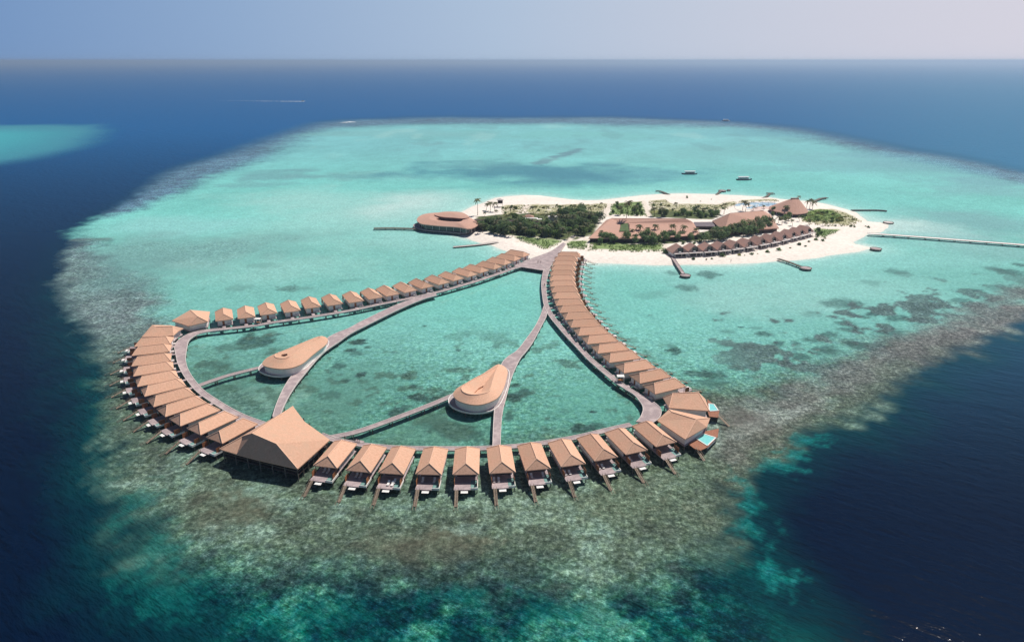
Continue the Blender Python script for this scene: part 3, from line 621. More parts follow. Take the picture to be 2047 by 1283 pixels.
jd=MB()
o=boardwalk('junction_deck',*edges([(1030,531),(1050,524),(1075,518),(1098,522)],[(1032,537),(1052,531),(1076,527),(1095,541)],n=14),dz=-.006,label='curved inner lip of the junction deck above the lagoon apex',step=5)
# inner branches
boardwalk('lagoon_walk',*edges([(868,583.5),(835,594),(790,610),(725,641),(698,655.5),(675,664.5),(655,675),(640,690),(620,708),(598,733),(582,752),(570,770),(560,790),(551,812),(545,832)],[(874,590.5),(845,598.5),(797,618.5),(731,651),(700,667),(676,684),(655,698),(636,715),(612,743.5),(594,766),(580,787),(570,806),(563,822),(558,838),(556,845)],n=60),dz=-.008,label='boardwalk branching from the upper walk past the left teardrop pavilion to the great hall')
boardwalk('lagoon_walk',*edges([(1087,612),(1080,632),(1068,655),(1050,680),(1034,700),(1015,713),(1003,727),(1000,750),(996,780),(990,806),(987,840),(985,892)],[(1096,614),(1092,632),(1083,650),(1066,682),(1051,703),(1040,716),(1026,745),(1018,770),(1010,800),(1006,815),(1002,842),(1000,892)],n=56),dz=-.008,label='boardwalk branching from the right-hand walk past the right teardrop pavilion to the front row')
boardwalk('lagoon_walk',*ribbon([(524,733),(500,739),(450,752),(398,770)],2.0),dz=-.012,label='short straight footbridge from the left arc to the left teardrop pavilion',step=4.5)
boardwalk('lagoon_walk',*ribbon([(905,790),(870,805),(800,832),(725,859),(690,868),(658,874)],2.3),dz=-.012,label='long slightly bowed footbridge from the great hall to the right teardrop pavilion',step=4.5)
# ------------------------------------------------------------------ teardrop pavilions
def resample(pts,n,closed=True):
    q=pts+[pts[0]] if closed else pts; s=[0]
    for a,b in zip(q[:-1],q[1:]): s.append(s[-1]+(b-a).length)
    out=[]
    for k in range(n):
        t=s[-1]*k/n; i=min(int(np.searchsorted(s,t,side='right'))-1,len(q)-2); out.append(q[i].lerp(q[i+1],(t-s[i])/max(s[i+1]-s[i],1e-6)))
    return out
def smooth_loop(pts,n):
    m_=len(pts); c=[]
    for i in range(m_):
        p0,p1,p2,p3=pts[i-1],pts[i],pts[(i+1)%m_],pts[(i+2)%m_]
        for k in range(6):
            t=k/6; c.append(.5*((2*p1)+(p2-p0)*t+(2*p0-5*p1+4*p2-p3)*t*t+(3*p1-p0-3*p2+p3)*t**3))
    return resample(c,n)
def pavilion(outer,ridge,opening,deck,label,ze=5.6,zr=7.6,zo=5.9,n=72):
    O=smooth_loop([P(x,y,ze) for x,y in outer],n); c=sum(O,Vector((0,0,0)))/n; c.z=0; t=empty('teardrop_pavilion',c)
    Rg=smooth_loop([P(x,y,zr) for x,y in ridge],n); Op=resample([P(x,y,zo) for x,y in opening],n)
    rel=lambda p:Vector((p.x-c.x,p.y-c.y,p.z))
    O=[rel(p) for p in O];Rg=[rel(p) for p in Rg];Op=[rel(p) for p in Op]
    mb=MB(); base=len(mb.v)
    rings=[[Vector((p.x,p.y,ze-.35)) for p in O],O,Rg,Op,[Vector((p.x,p.y,zo-.8)) for p in Op]]
    for r_ in rings: mb.v+= [tuple(p) for p in r_]
    for j in range(len(rings)-1):
        for k in range(n): a=j*n+k; b=j*n+(k+1)%n; mb.f.append((a,b,b+n,a+n))
    # soffit
    mb.f.append(tuple(range(n))[::-1])
    roof=mb.build('roof',M['thatch'],t)
    rc=MB(); rc.tube([p+Vector((0,0,.03)) for p in Rg+[Rg[0]]],.16,5,False); rc.build('ridge_cap',M['ridge'],roof)
    I=[]
    cc=sum(O,Vector((0,0,0)))/n
    for k in range(n):
        d=(O[(k+1)%n]-O[k-1]); nn=Vector((-d.y,d.x,0)).normalized()
        if nn.dot(cc-O[k])<0: nn=-nn
        I.append(O[k]+nn*.7)
    wl=MB(); i=0
    wl.v+=[(p.x,p.y,WZ) for p in I]+[(p.x,p.y,ze-.2) for p in I]
    for k in range(n): wl.f.append((k,(k+1)%n,(k+1)%n+n,k+n))
    wl.build('curved_wall',M['white'],t)
    MB().prism([(p.x,p.y) for p in Op],WZ+.05,WZ+.3).build('courtyard',M['glass'],t)  # courtyard floor in near-black: the opening's shade is put into its colour
    D=[rel(p) for p in smooth_loop([P(x,y,WZ) for x,y in deck],48)]
    MB().prism([(p.x,p.y) for p in D],WZ-.45,WZ+.012).build('deck',M['deck'],t)
    e=MB()
    for k in range(len(D)): a,b=D[k],D[(k+1)%len(D)]; e.beam((a.x,a.y,WZ-.15),(b.x,b.y,WZ-.15),.25,.62)
    e.build('edge_beam',M['white'],t)
    for k in range(0,len(D),3):
        p=D[k]*.97; MB().box((p.x,p.y,.75),(.3,.3,2.2)).build('pile',M['pile'],t)
    for k in range(0,len(D),6):
        p=D[k]*.5; MB().box((p.x,p.y,.75),(.3,.3,2.2)).build('pile',M['pile'],t)
    MB().box((0,0,0),(1,1,1)) 
    return tag(t,label,'pavilion')
pavilion([(1008.8,732.7),(995.7,727.8),(978,738),(956.4,752.4),(929,766.6),(912.7,776.4),(906,786),(908,793),(916,800.4),(934.6,806.9),(956.4,809),(978.2,803.7),(995.7,793.8),(1006.6,776.4),(1013,754.6),(1014.8,741.5)],
 [(996,730.5),(990,734),(978.2,741.5),(951,755),(931,767),(922.6,775.3),(925.8,783),(936.7,787.8),(951,788.8),(967.3,786.2),(978.2,780.7),(984.7,761),(990,745)],
 [(967,770),(956,776),(947.5,785),(954,786.5),(962,782)],
 [(1010,736),(990,740),(958,758),(925,777),(903,788),(896.4,800.4),(901.8,811.3),(918,820),(945.5,825.5),(972.7,823.3),(991,816.7),(1004,800),(1015,770),(1018,745)],
 'right-hand teardrop pavilion with a dark slit opening in its roof, white curved wall below')
pavilion([(655.5,679.4),(650,673.3),(634.8,672.8),(591,690.5),(560,703),(535,714),(524.3,725),(528.4,731),(540.5,734.5),(560.8,737),(580,735.5),(591,732.5),(606.4,725),(626.6,707.8),(646,693),(652,687.5)],
 [(640,673.6),(632,674.5),(600,687.5),(570,700),(553,706.5),(549,711),(552,714.8),(560,716.3),(571,715.8),(581,710.8),(601,697),(620,684)],
 [(574,706.5),(563,708.5),(561,711.5),(568,712.5),(575,710)],
 [(655,680),(640,680),(600,694),(555,712),(528,724),(519,732),(517,739),(522,744),(535.5,749.3),(556.7,752.3),(577,750.3),(594,744.5),(612,735),(640,708),(656,690)],
 ze=5.6,zr=7.6,zo=7.25,label='left-hand teardrop pavilion with a smooth raised roof lid, beside the curving walk')
# ------------------------------------------------------------------ great hall
def hall():
    z=4.9; a,b,c,d=[P(*q,z) for q in ((438.7,897.3),(595.2,936.5),(659.4,878.6),(585.9,811.8))]
    kk=P(608.3,842.0,5.6); m1=P(473,907.5,5.0); m2=P(513,918,5.1); q=P(486,871.5,8.0); p1=P(504.8,866,12.3); p2=P(552.8,886.7,10.3)
    cen=(a+b+c+d)/4; cen.z=0; t=empty('great_hall',cen); rel=lambda p:Vector((p.x-cen.x,p.y-cen.y,p.z))
    a,b,c,d,kk,m1,m2,q,p1,p2=[rel(v) for v in (a,b,c,d,kk,m1,m2,q,p1,p2)]
    mb=MB(); rim=[a,m1,m2,b,c,kk,d]
    roof_faces(mb,[[a,m1,q],[q,m1,p1],[p1,m1,m2],[p1,m2,p2],[p2,m2,b],[p2,b,c],[p1,p2,c,kk],[p1,kk,d],[p1,d,a,q]],rim,.35)
    roof=mb.build('roof',M['thatch'],t)
    rc=MB()
    for u,v in ((a,q),(q,p1),(p1,p2),(p2,b),(p1,d)): rc.beam(u+Vector((0,0,.06)),v+Vector((0,0,.06)),.3,.14)
    rc.build('ridge_cap',M['ridge'],roof)
    base=[a,b,c,d]; I=inset(base,2.2)
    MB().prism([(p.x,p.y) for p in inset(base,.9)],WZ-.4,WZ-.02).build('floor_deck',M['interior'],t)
    MB().prism([(p.x,p.y) for p in inset(base,4)],WZ,4.5).build('dark_core',M['glass'],t)  # near-black block puts the shade beneath the open-sided roof into its colour
    u=(c-b).normalized(); e=b+u*7.5-Vector((0,0,b.z)); f=b+u*13-Vector((0,0,b.z)); n=Vector((-u.y,u.x,0))*1.7
    MB().beam((e+n)+Vector((0,0,3.3)),(f+n)+Vector((0,0,3.3)),.3,2.2).build('white_panel',M['wall'],t)
    E_=inset(base,1.0)
    rl=MB()
    for i in range(4): rl.beam(Vector((E_[i].x,E_[i].y,WZ+.95)),Vector((E_[(i+1)%4].x,E_[(i+1)%4].y,WZ+.95)),.09,.09)
    rl.build('railing',M['rail'],t)
    for i in range(4):
        for k in range(6):
            p=E_[i].lerp(E_[(i+1)%4],k/6); MB().box((p.x,p.y,2.2),(.28,.28,5.2)).build('pile',M['pile'],t)
    tag(t,'largest overwater building, great hall with steep shaded front facets over dark open sides','hall')
hall()
# ------------------------------------------------------------------ things on the decks and walks
def lounger():
    t=empty('sun_lounger'); MB().box((0,0,.28),(.7,1.35,.14)).build('mattress',M['cloth'],t)
    mb=MB(); mb.beam((0,.62,.30),(0,1.2,.78),.7,.12); mb.build('backrest',M['cloth'],t)
    f=MB()
    for x in (-.3,.3):
        for y in (-.6,.6): f.box((x,y,.1),(.07,.07,.22))
    f.build('frame',M['rail'],t); return t
LP=[lounger(),[False]]
def put_loungers(i,pos,what,grp):
    v=FRV[i]
    for k,(x,y,rz) in enumerate(pos):
        if not LP[1][0]: o=LP[0]; kids(o); LP[1][0]=True
        else: o=copy_tree(LP[0])
        a=v.rotation_euler.z; cs,sn=math.cos(a),math.sin(a); o.location=(v.location.x+x*cs-y*sn,v.location.y+x*sn+y*cs,DZ); o.rotation_euler=(0,0,a+rz)
        side=('right','left')[k%2] if len(pos)==2 else ('right','left','rear')[k]
        tag(o,'white sun lounger, %s one on %s'%(side,what),'sun lounger',grp)
vn=lambda i:'the %s front-row deck from the great hall'%ORD[i]
for i in (0,1): put_loungers(i,[(-.1,6.2,PI),(1.15,6.2,PI)],vn(i),'sun loungers on villa decks')
put_loungers(2,[(-.9,9.2,PI),(.4,9.0,PI),(-1.2,7.9,PI)],vn(2),'sun loungers on villa decks')
for i in (5,7,8): put_loungers(i,[(1.2,7.6,PI),(2.6,7.6,PI)],vn(i),'sun loungers on villa decks')
for i in (3,6,9): put_loungers(i,[(-1.6,7.0,PI),(1.9,7.0,PI)],vn(i),'sun loungers on villa decks')
def bicycle():
    t=empty('bicycle')
    for y in (-.52,.52):
        wl=MB(); wl.tube([(0,y+.33*math.cos(2*PI*k/16),.34+.33*math.sin(2*PI*k/16)) for k in range(17)],.03,5,False); wl.build('wheel',M['metal'],t)
    f=MB()
    for a,b in (((0,-.52,.34),(0,-.15,.85)),((0,-.15,.85),(0,.38,.85)),((0,.38,.85),(0,0,.32)),((0,-.2,.95),(0,0,.32)),((0,0,.32),(0,-.52,.34)),((0,.36,1.0),(0,.52,.34))): f.tube([a,b],.025,5)
    f.build('frame',M['red_metal'],t); MB().box((0,-.2,.98),(.16,.26,.07)).build('saddle',M['metal'],t)
    MB().tube([(-.28,.3,1.05),(0,.38,1.02),(.28,.3,1.05)],.022,5).build('handlebar',M['metal'],t); return t
bc=[bicycle(),False]
def bikes(pts,rz,lab,grp,z=WZ):
    for q in pts:
        o=bc[0] if not bc[1] else copy_tree(bc[0]); 
        if not bc[1]: kids(bc[0]); bc[1]=True
        p=P(q[0],q[1],z); o.location=p; o.rotation_euler=(0,0,rz); tag(o,lab,'bicycle',grp)
bikes([(468,838.5),(471,837.5),(474,836.5),(477,835.5)],R(140),'bicycle parked by the boardwalk between the two villas next to the great hall','bicycles parked on the left arc')
# bike bay deck behind the front row
def small_deck(pts,label,z=WZ,name='bicycle_bay'):
    W=PL(pts,z); c=sum(W,Vector((0,0,0)))/len(W); c.z=0; t=empty(name,c); r=[(p.x-c.x,p.y-c.y) for p in W]
    MB().prism(r,z-.3,z-.03).build('deck',M['deck'],t)
    for x,y in r: MB().box((x*.9,y*.9,.8),(.25,.25,2.3)).build('pile',M['pile'],t)
    return tag(t,label,'deck')
small_deck([(705,884),(712,877.5),(728,881),(722,889)],'small bicycle bay jutting from the walk between the first two front-row villas')
bikes([(708,883),(711.5,882.5),(715,883),(718.5,884)],R(20),'bicycle in the small bay between the first two front-row villas','bicycles in the front bay')
def shelter(px,py,label,s=1.,rz=0.,brown=False):
    t=empty('shelter',P(px,py,WZ),rz)
    MB().box((0,0,2.35*s),(2.8*s,2.2*s,.16)).build('canopy',M['white'],t)
    for x in (-1.25,1.25):
        for y in (-.95,.95): MB().box((x*s,y*s,1.15*s),(.18,.18,2.3*s)).build('post',M['white'],t)
    MB().box((0,.5,.25),(2.0*s,.7,.5)).build('bench',M['wood_red'],t)
    return tag(t,label,'shelter')
shelter(516.4,646,'small white frame shelter beside the back-row boardwalk, between second and third villas')
shelter(1240,762,'small shelter with red bench on the right-hand boardwalk near the corner')
# ------------------------------------------------------------------ people (one continuous body each)
def person_mesh():
    me=bpy.data.meshes.new('person_body'); bm=bmesh.new()
    J={'pel':(0,0,.95),'che':(0,0,1.3),'nec':(0,0,1.5),'hed':(0,.01,1.66),'top':(0,0,1.77),'hl':(-.1,0,.9),'kl':(-.11,.06,.5),'al':(-.11,-.02,.08),'fl':(-.11,.14,.03),'hr':(.1,0,.9),'kr':(.11,.12,.5),'ar':(.11,.1,.08),'fr':(.11,.26,.03),
       'sl':(-.19,0,1.42),'el':(-.26,-.03,1.14),'wl':(-.27,.05,.88),'dl':(-.27,.07,.8),'sr':(.19,0,1.42),'er':(.26,.02,1.14),'wr':(.27,.12,.9),'dr':(.27,.15,.82)}
    rr={'pel':.15,'che':.15,'nec':.06,'hed':.1,'top':.07,'hl':.1,'kl':.065,'al':.045,'fl':.04,'hr':.1,'kr':.065,'ar':.045,'fr':.04,'sl':.07,'el':.045,'wl':.033,'dl':.035,'sr':.07,'er':.045,'wr':.033,'dr':.035}
    V={}; names=list(J)
    for n_ in names: V[n_]=bm.verts.new(J[n_])
    for a,b in (('pel','che'),('che','nec'),('nec','hed'),('hed','top'),('pel','hl'),('hl','kl'),('kl','al'),('al','fl'),('pel','hr'),('hr','kr'),('kr','ar'),('ar','fr'),('che','sl'),('sl','el'),('el','wl'),('wl','dl'),('che','sr'),('sr','er'),('er','wr'),('wr','dr')): bm.edges.new((V[a],V[b]))
    bm.to_mesh(me); bm.free(); o=bpy.data.objects.new('tmp',me); COL.objects.link(o)
    o.modifiers.new('s','SKIN')
    sv=me.skin_vertices[0].data
    for i,n_ in enumerate(names): sv[i].radius=(rr[n_],rr[n_]*.8); sv[i].use_root=(n_=='pel')
    ss=o.modifiers.new('b','SUBSURF'); ss.levels=1; ss.render_levels=1
    dg=bpy.context.evaluated_depsgraph_get(); me2=bpy.data.meshes.new_from_object(o.evaluated_get(dg)); bpy.data.objects.remove(o); me2.materials.clear(); me2.materials.append(M['skin']); me2.name='person'; return me2
pm=person_mesh()
sh=MB(); 
def ringtube(mb,sec):
    n=10; i0=len(mb.v)
    for (z,rx,ry) in sec:
        for k in range(n): mb.v.append((rx*math.cos(2*PI*k/n),ry*math.sin(2*PI*k/n),z))
    for j in range(len(sec)-1):
        for k in range(n): a=i0+j*n+k; b=i0+j*n+(k+1)%n; mb.f.append((a,b,b+n,a+n))
    mb.f.append(tuple(i0+k for k in range(n))[::-1]); mb.f.append(tuple(i0+(len(sec)-1)*n+k for k in range(n)))
def person(px,py,z,rz,label,shirt='shirt'):
    o=bpy.data.objects.new('person',pm); COL.objects.link(o); p=P(px,py,z); o.location=p; o.rotation_euler=(0,0,rz)
    s=MB(); ringtube(s,[(.93,.17,.13),(1.15,.165,.125),(1.35,.20,.13),(1.46,.17,.1)]); s.build('shirt',M[shirt],o)
    s=MB(); ringtube(s,[(.62,.19,.14),(.8,.19,.14),(.96,.175,.135)]); s.build('shorts',M['metal'],o)
    s=MB(); ringtube(s,[(1.70,.105,.105),(1.77,.09,.09),(1.81,.03,.03)]); s.build('hair',M['interior'],o)
    tag(o,label,'person'); return o
person(1075.5,526,WZ,2,'person in dark clothes on the junction deck, left of two at the lagoon apex')
person(1081,526.5,WZ,1,'person in dark clothes on the junction deck, right of two at the lagoon apex')
person(1088.6,572,WZ,0,'person in dark shorts on the boardwalk by the right-hand row of villas')
person(841.8,593,WZ,1,'person walking where the upper boardwalk splits in two')
person(1461,524,.15,.5,'person standing on the beach near the waterline before the brown beach villas')
person(1110,519,WZ,2.5,'person near the first villa of the right-hand row, by the junction deck')
person(690,880,WZ,2.5,'person in dark clothes behind the first front-row villa')
# ------------------------------------------------------------------ the island
GZ=1.25
def pts2(px,z=GZ): return PL(px,z)
VEG_G=[[(1028,475),(1060,477),(1122,484),(1121,488),(1100,497),(1085,498.5),(1068,491),(1045,484)],[(1132,485),(1160,484),(1176,485),(1172,500),(1136,497)],[(1180,486),(1326,489),(1327,503),(1250,505),(1176,501)],[(1222,410),(1252,407),(1285,405),(1293,434),(1217,432)],
 [(1606,426),(1640,420),(1668,424),(1690,436),(1660,444),(1612,444),(1596,436)],[(1626,459),(1655,461),(1678,462),(1652,475),(1630,476)]]
VEG_Y=[[(1002,413),(1052,410.5),(1050,420),(1033,430),(1003,438)],[(1054,411),(1130,411.5),(1215,409),(1206,428),(1150,438),(1060,432),(1046,426)],[(1296,404),(1330,401),(1345,410),(1430,411),(1470,404),(1475,412),(1440,424),(1330,428),(1300,430)],
 [(1476,402),(1550,399.5),(1560,404),(1500,406),(1476,410)],[(1618,422),(1665,419.5),(1700,430),(1722,444),(1700,453),(1640,452),(1600,446)]]
DIRT=[[(950,436),(1000,432),(1060,430),(1130,432),(1200,434),(1190,470),(1150,484),(1120,484),(1060,476),(1005,474),(958,462)],[(1180,470),(1400,468),(1430,462),(1530,446),(1545,462),(1440,482),(1330,492),(1180,489)],[(1290,424),(1440,424),(1430,444),(1290,438)]]
def island():
    x0=min(p.x for p in ISLW)-25; x1=max(p.x for p in ISLW)+25; y0=min(p.y for p in ISLW)-20; y1=max(p.y for p in ISLW)+30
    xs=np.arange(x0,x1,1.6); ys=np.arange(y0,y1,1.6); X,Y=np.meshgrid(xs,ys); x=X.ravel(); y=Y.ravel()
    d=sdf(x+fbm(x,y,14,71)*2,y+fbm(x,y,14,72)*3,ISLW)
    z=np.where(d>0,GZ*sm(d,0,13)*.96+.05+d*0.004,d*.12)+np.where(d>8,fbm(x,y,9,73)*.35,0)
    g=np.zeros(x.size); yv=np.zeros(x.size); dr=np.zeros(x.size); nn=fbm(x,y,7,74)*6
    for q in VEG_G: g=np.maximum(g,sm(sdf(x,y,PL(q,0))+nn,-1,2.5))
    for q in VEG_Y: yv=np.maximum(yv,sm(sdf(x,y,PL(q,0))+nn,-1,4)*sm(fbm(x,y,5,75),-.38,.02))
    for q in DIRT: dr=np.maximum(dr,sm(sdf(x,y,PL(q,0))+nn*.7,-1,2))
    sand=np.array((.84,.765,.70)); c=np.tile(sand,(x.size,1))*(1+fbm(x,y,20,76)[:,None]*.12)
    wet=1-sm(d,-1,7); c=c*(1-.10*wet[:,None]*np.array((1,.7,.75)))
    c=c*(1-dr[:,None])+np.array((.10,.125,.055))*dr[:,None]
    c=c*(1-yv[:,None]*.75)+np.array((.29,.30,.11))*yv[:,None]*.75; c=c*(1-g[:,None]*.9)+np.array((.17,.27,.07))*g[:,None]*.9
    # footpaths
    for pts,wd in (([(1128,487),(1140,478),(1150,472)],2.2),([(1176,502),(1181,490),(1184,484),(1172,479),(1160,474)],1.6),([(1222,408),(1212,420),(1206,430),(1222,434)],2.6),([(1286,402),(1291,418),(1298,434)],2.2),([(1054,411),(1044,425)],3),([(1327,503),(1330,490),(1300,486),(1260,488)],1.6),([(1340,500),(1327,488)],1.2),([(1040,478),(1034,484)],1.5)):
        q=PL(pts,GZ); best=np.full(x.size,1e9)
        for a,b in zip(q[:-1],q[1:]):
            ex,ey=b.x-a.x,b.y-a.y; t=np.clip(((x-a.x)*ex+(y-a.y)*ey)/(ex*ex+ey*ey),0,1); best=np.minimum(best,np.hypot(x-a.x-ex*t,y-a.y-ey*t))
        mk=(1-sm(best,wd*.6,wd*1.2))[:,None]; c=c*(1-mk)+np.array((.74,.66,.58))*mk; g*=1-mk[:,0]; yv*=1-mk[:,0]
    keep=d>-9; idx=-np.ones(x.size,int); idx[keep]=np.arange(keep.sum()); nr,nc=X.shape; I=idx.reshape(nr,nc)
    a=I[:-1,:-1];b=I[:-1,1:];cc=I[1:,1:];dd=I[1:,:-1]; ok=(a>=0)&(b>=0)&(cc>=0)&(dd>=0)
    F_=np.stack([a[ok],b[ok],cc[ok],dd[ok]],1)
    me=bpy.data.meshes.new('beach'); me.from_pydata(np.stack([x,y,z],1)[keep].tolist(),[],F_.tolist())
    at=me.attributes.new('ground','FLOAT_COLOR','POINT'); at.data.foreach_set('color',np.concatenate([np.clip(c[keep],0,1),np.ones((keep.sum(),1))],1).astype(np.float32).ravel())
    me.polygons.foreach_set('use_smooth',[True]*len(me.polygons))
    m,nt,bs=new_mat('coral_sand'); N=nt.nodes; L=nt.links; at=N.new('ShaderNodeAttribute'); at.attribute_name='ground'
    n=N.new('ShaderNodeTexNoise'); n.inputs['Scale'].default_value=.5; n.inputs['Detail'].default_value=8; tc=N.new('ShaderNodeTexCoord'); L.new(tc.outputs['Object'],n.inputs['Vector'])
    mr=N.new('ShaderNodeMapRange'); mr.inputs[1].default_value=.3; mr.inputs[2].default_value=.7; mr.inputs[3].default_value=.86; mr.inputs[4].default_value=1.08; L.new(n.outputs['Fac'],mr.inputs[0])
    vm=N.new('ShaderNodeVectorMath'); vm.operation='SCALE'; L.new(at.outputs['Color'],vm.inputs[0]); L.new(mr.outputs[0],vm.inputs['Scale']); L.new(vm.outputs[0],bs.inputs['Base Color'])
    bs.inputs['Roughness'].default_value=.95; bs.inputs['Specular IOR Level'].default_value=.1
    bp=N.new('ShaderNodeBump'); bp.inputs['Distance'].default_value=.3; bp.inputs['Strength'].default_value=.5; L.new(n.outputs['Fac'],bp.inputs['Height']); L.new(bp.outputs[0],bs.inputs['Normal'])
    me.materials.append(m); o=bpy.data.objects.new('sand_island',me); COL.objects.link(o); tag(o,kind='structure')
island()
# ------------------------------------------------------------------ plants
def leaf_mesh(name,m,n,rx,ry,rz,cz,size,seed,clumps=9,flat=.0):
    r=random.Random(seed); v=[];f=[]; cl=[]
    for k in range(clumps):
        a=r.uniform(0,2*PI); q=r.uniform(.15,.85); cl.append((math.cos(a)*rx*q*.75,math.sin(a)*ry*q*.75,cz+r.uniform(-.55,.6)*rz,r.uniform(.32,.6)))
    for k in range(n):
        c=cl[r.randrange(len(cl))]; u=Vector((r.gauss(0,1),r.gauss(0,1),r.gauss(0,1))).normalized(); q=r.uniform(.55,1)**.5*c[3]
        p=Vector((c[0]+u.x*rx*q,c[1]+u.y*ry*q,max(c[2]+u.z*rz*q,.15)))
        nn=(u+Vector((r.gauss(0,.5),r.gauss(0,.5),r.gauss(.3,.5)))).normalized(); t=nn.orthogonal().normalized(); b=nn.cross(t); ang=r.uniform(0,PI); t2=t*math.cos(ang)+b*math.sin(ang); b2=nn.cross(t2); s=size*r.uniform(.6,1.3)
        i=len(v); v+=[tuple(p-t2*s),tuple(p-b2*s*.55),tuple(p+t2*s),tuple(p+b2*s*.55)]; f.append((i,i+1,i+2,i+3))
    me=bpy.data.meshes.new(name); me.from_pydata(v,[],f); me.materials.append(m); return me
def tree_proto(m,seed,hh,rr,n=520,size=.5):
    t=empty('tree'); tr=MB(); tr.tube([(0,0,-.4),(.1,.05,hh*.3),(.15,-.1,hh*.6)],[.24,.17,.08],6)
    for k in range(5):
        a=k*1.3+seed; tr.tube([(.1,0,hh*.28+.1*k),(math.cos(a)*rr*.3,math.sin(a)*rr*.3,hh*.5),(math.cos(a)*rr*.6,math.sin(a)*rr*.6,hh*.68)],[.09,.06,.02],5)
    tr.build('trunk',M['bark'],t)
    o=bpy.data.objects.new('crown',leaf_mesh('crown',m,n,rr,rr,hh*.42,hh*.58,size,seed,11)); COL.objects.link(o); o.parent=t; kids(t); return t
def shrub_proto(m,seed,hh,rr,n=240,size=.34):
    t=empty('shrub'); tr=MB()
    for k in range(4):
        a=k*1.6+seed; tr.tube([(0,0,-.2),(math.cos(a)*rr*.45,math.sin(a)*rr*.45,hh*.55)],[.06,.02],4)
    tr.build('stem',M['bark'],t)
    o=bpy.data.objects.new('foliage',leaf_mesh('foliage',m,n,rr,rr,hh*.5,hh*.5,size,seed,8)); COL.objects.link(o); o.parent=t; kids(t); return t
def palm_proto(seed,hh):
    r=random.Random(seed); t=empty('palm_tree'); lean=r.uniform(.3,1.2); top=Vector((lean,lean*.3,hh))
    MB().tube([(0,0,-.4),(lean*.15,0,hh*.35),(lean*.5,lean*.1,hh*.7),tuple(top)],[.24,.17,.14,.12],6).build('trunk',M['bark'],t)
    mb=MB()
    for k in range(17):
        a=k*2*PI/17*2.6+r.uniform(-.2,.2); e=r.uniform(-.15,1.05); ln=r.uniform(3.1,4.3); d=Vector((math.cos(a),math.sin(a),0)); s=Vector((-d.y,d.x,0)); prev=None
        for j in range(6):
            q=j/5; p=top+d*ln*q*math.cos(e*.7)+Vector((0,0,ln*(math.sin(e)*q-.75*q*q))); w_=.5*math.sin(PI*min(q*.85+.12,1))+.03
            cur=(p-s*w_-Vector((0,0,w_*.6)),p,p+s*w_-Vector((0,0,w_*.6)))
            if prev:
                mb.face([prev[0],prev[1],cur[1],cur[0]]); mb.face([prev[1],prev[2],cur[2],cur[1]])
            prev=cur
    mb.build('frond_crown',M['palm_leaf'],t); kids(t); return t
PT={'dark':[tree_proto(M['leaf_dark'],k,6.2+k*.8,3.0+.25*k) for k in range(4)],'mid':[tree_proto(M['leaf_mid'],20+k,4.6+k*.5,2.6) for k in range(3)],
    'shr':[shrub_proto(M['leaf_mid'],40+k,1.7+.3*k,1.5+.2*k) for k in range(3)],'shry':[shrub_proto(M['leaf_yellow'],50+k,1.3+.2*k,1.5+.2*k) for k in range(3)],'shrd':[shrub_proto(M['leaf_dark'],60+k,2.2+.3*k,1.7) for k in range(3)],
    'palm':[palm_proto(70+k,h_) for k,h_ in enumerate((7.,8.2,9.5,11.5,14.5))]}
USED=set()
def plant(kind,i,loc,rz,s,label,cat,group):
    p=PT[kind][i%len(PT[kind])]
    if p.name not in USED: USED.add(p.name); o=p
    else: o=copy_tree(p)
    o.location=loc; o.rotation_euler=(0,0,rz); o.scale=(s,s,s*rnd.uniform(.9,1.1)); tag(o,label,cat,group)
def inpoly(p,poly):
    c=False;n=len(poly)
    for i in range(n):
        a,b=poly[i],poly[(i+1)%n]
        if (a.y>p.y)!=(b.y>p.y) and p.x<(b.x-a.x)*(p.y-a.y)/(b.y-a.y)+a.x: c=not c
    return c
def scatter(px,n,kinds,label,cat,group,smin=.8,smax=1.2,dmin=2.2):
    W=PL(px,GZ); x0=min(p.x for p in W);x1=max(p.x for p in W);y0=min(p.y for p in W);y1=max(p.y for p in W); done=[];tries=0
    while len(done)<n and tries<n*60:
        tries+=1; p=Vector((rnd.uniform(x0,x1),rnd.uniform(y0,y1),GZ-.15))
        if not inpoly(p,W) or any((p-q).length<dmin for q in done): continue
        done.append(p); plant(rnd.choice(kinds),rnd.randrange(9),p,rnd.uniform(0,6.28),rnd.uniform(smin,smax),label,cat,group)
G1='trees of the dark grove beside the round restaurant'
scatter([(954,450),(975,456),(1000,457),(1060,459),(1130,462),(1130,476),(1060,474),(1005,472),(960,464)],56,['dark','dark','mid','mid'],'dark leafy tree in the grove between the spiral-roofed restaurant and the junction path','tree',G1,.95,1.35,2.0)
scatter([(958,440),(1000,436),(1070,437),(1110,440),(1100,446),(1000,445),(960,446)],16,['mid','shrd'],'bushy tree in the row behind the narrow channel and its small pavilion','tree','trees behind the narrow channel',.7,1.0,2.5)
scatter([(1100,432),(1140,428),(1198,430),(1206,440),(1184,468),(1160,480),(1138,474),(1110,456)],48,['dark','mid','mid'],'dark leafy tree in the grove left of the courtyard building','tree','trees of the grove left of the courtyard building',1.,1.35,2.0)
scatter([(1182,478),(1240,480),(1290,476),(1340,475),(1402,478),(1400,489),(1300,489),(1186,488)],46,['dark','dark','shrd'],'dark tree of the belt in front of the courtyard building','tree','tree belt in front of the courtyard building',.75,1.1,2.0)
scatter([(1404,478),(1445,470),(1490,463),(1530,453),(1543,462),(1500,472),(1420,487),(1404,488)],34,['dark'],'tall dark tree of the hedge between the big pink roof and the beach villas','tree','tall hedge before the big roof',.95,1.3,2.4)
scatter([(1318,427),(1380,426),(1440,428),(1432,438),(1376,435),(1320,434)],20,['dark','mid'],'dark tree directly behind the courtyard building','tree','trees behind the courtyard building',.7,1.,2.4)
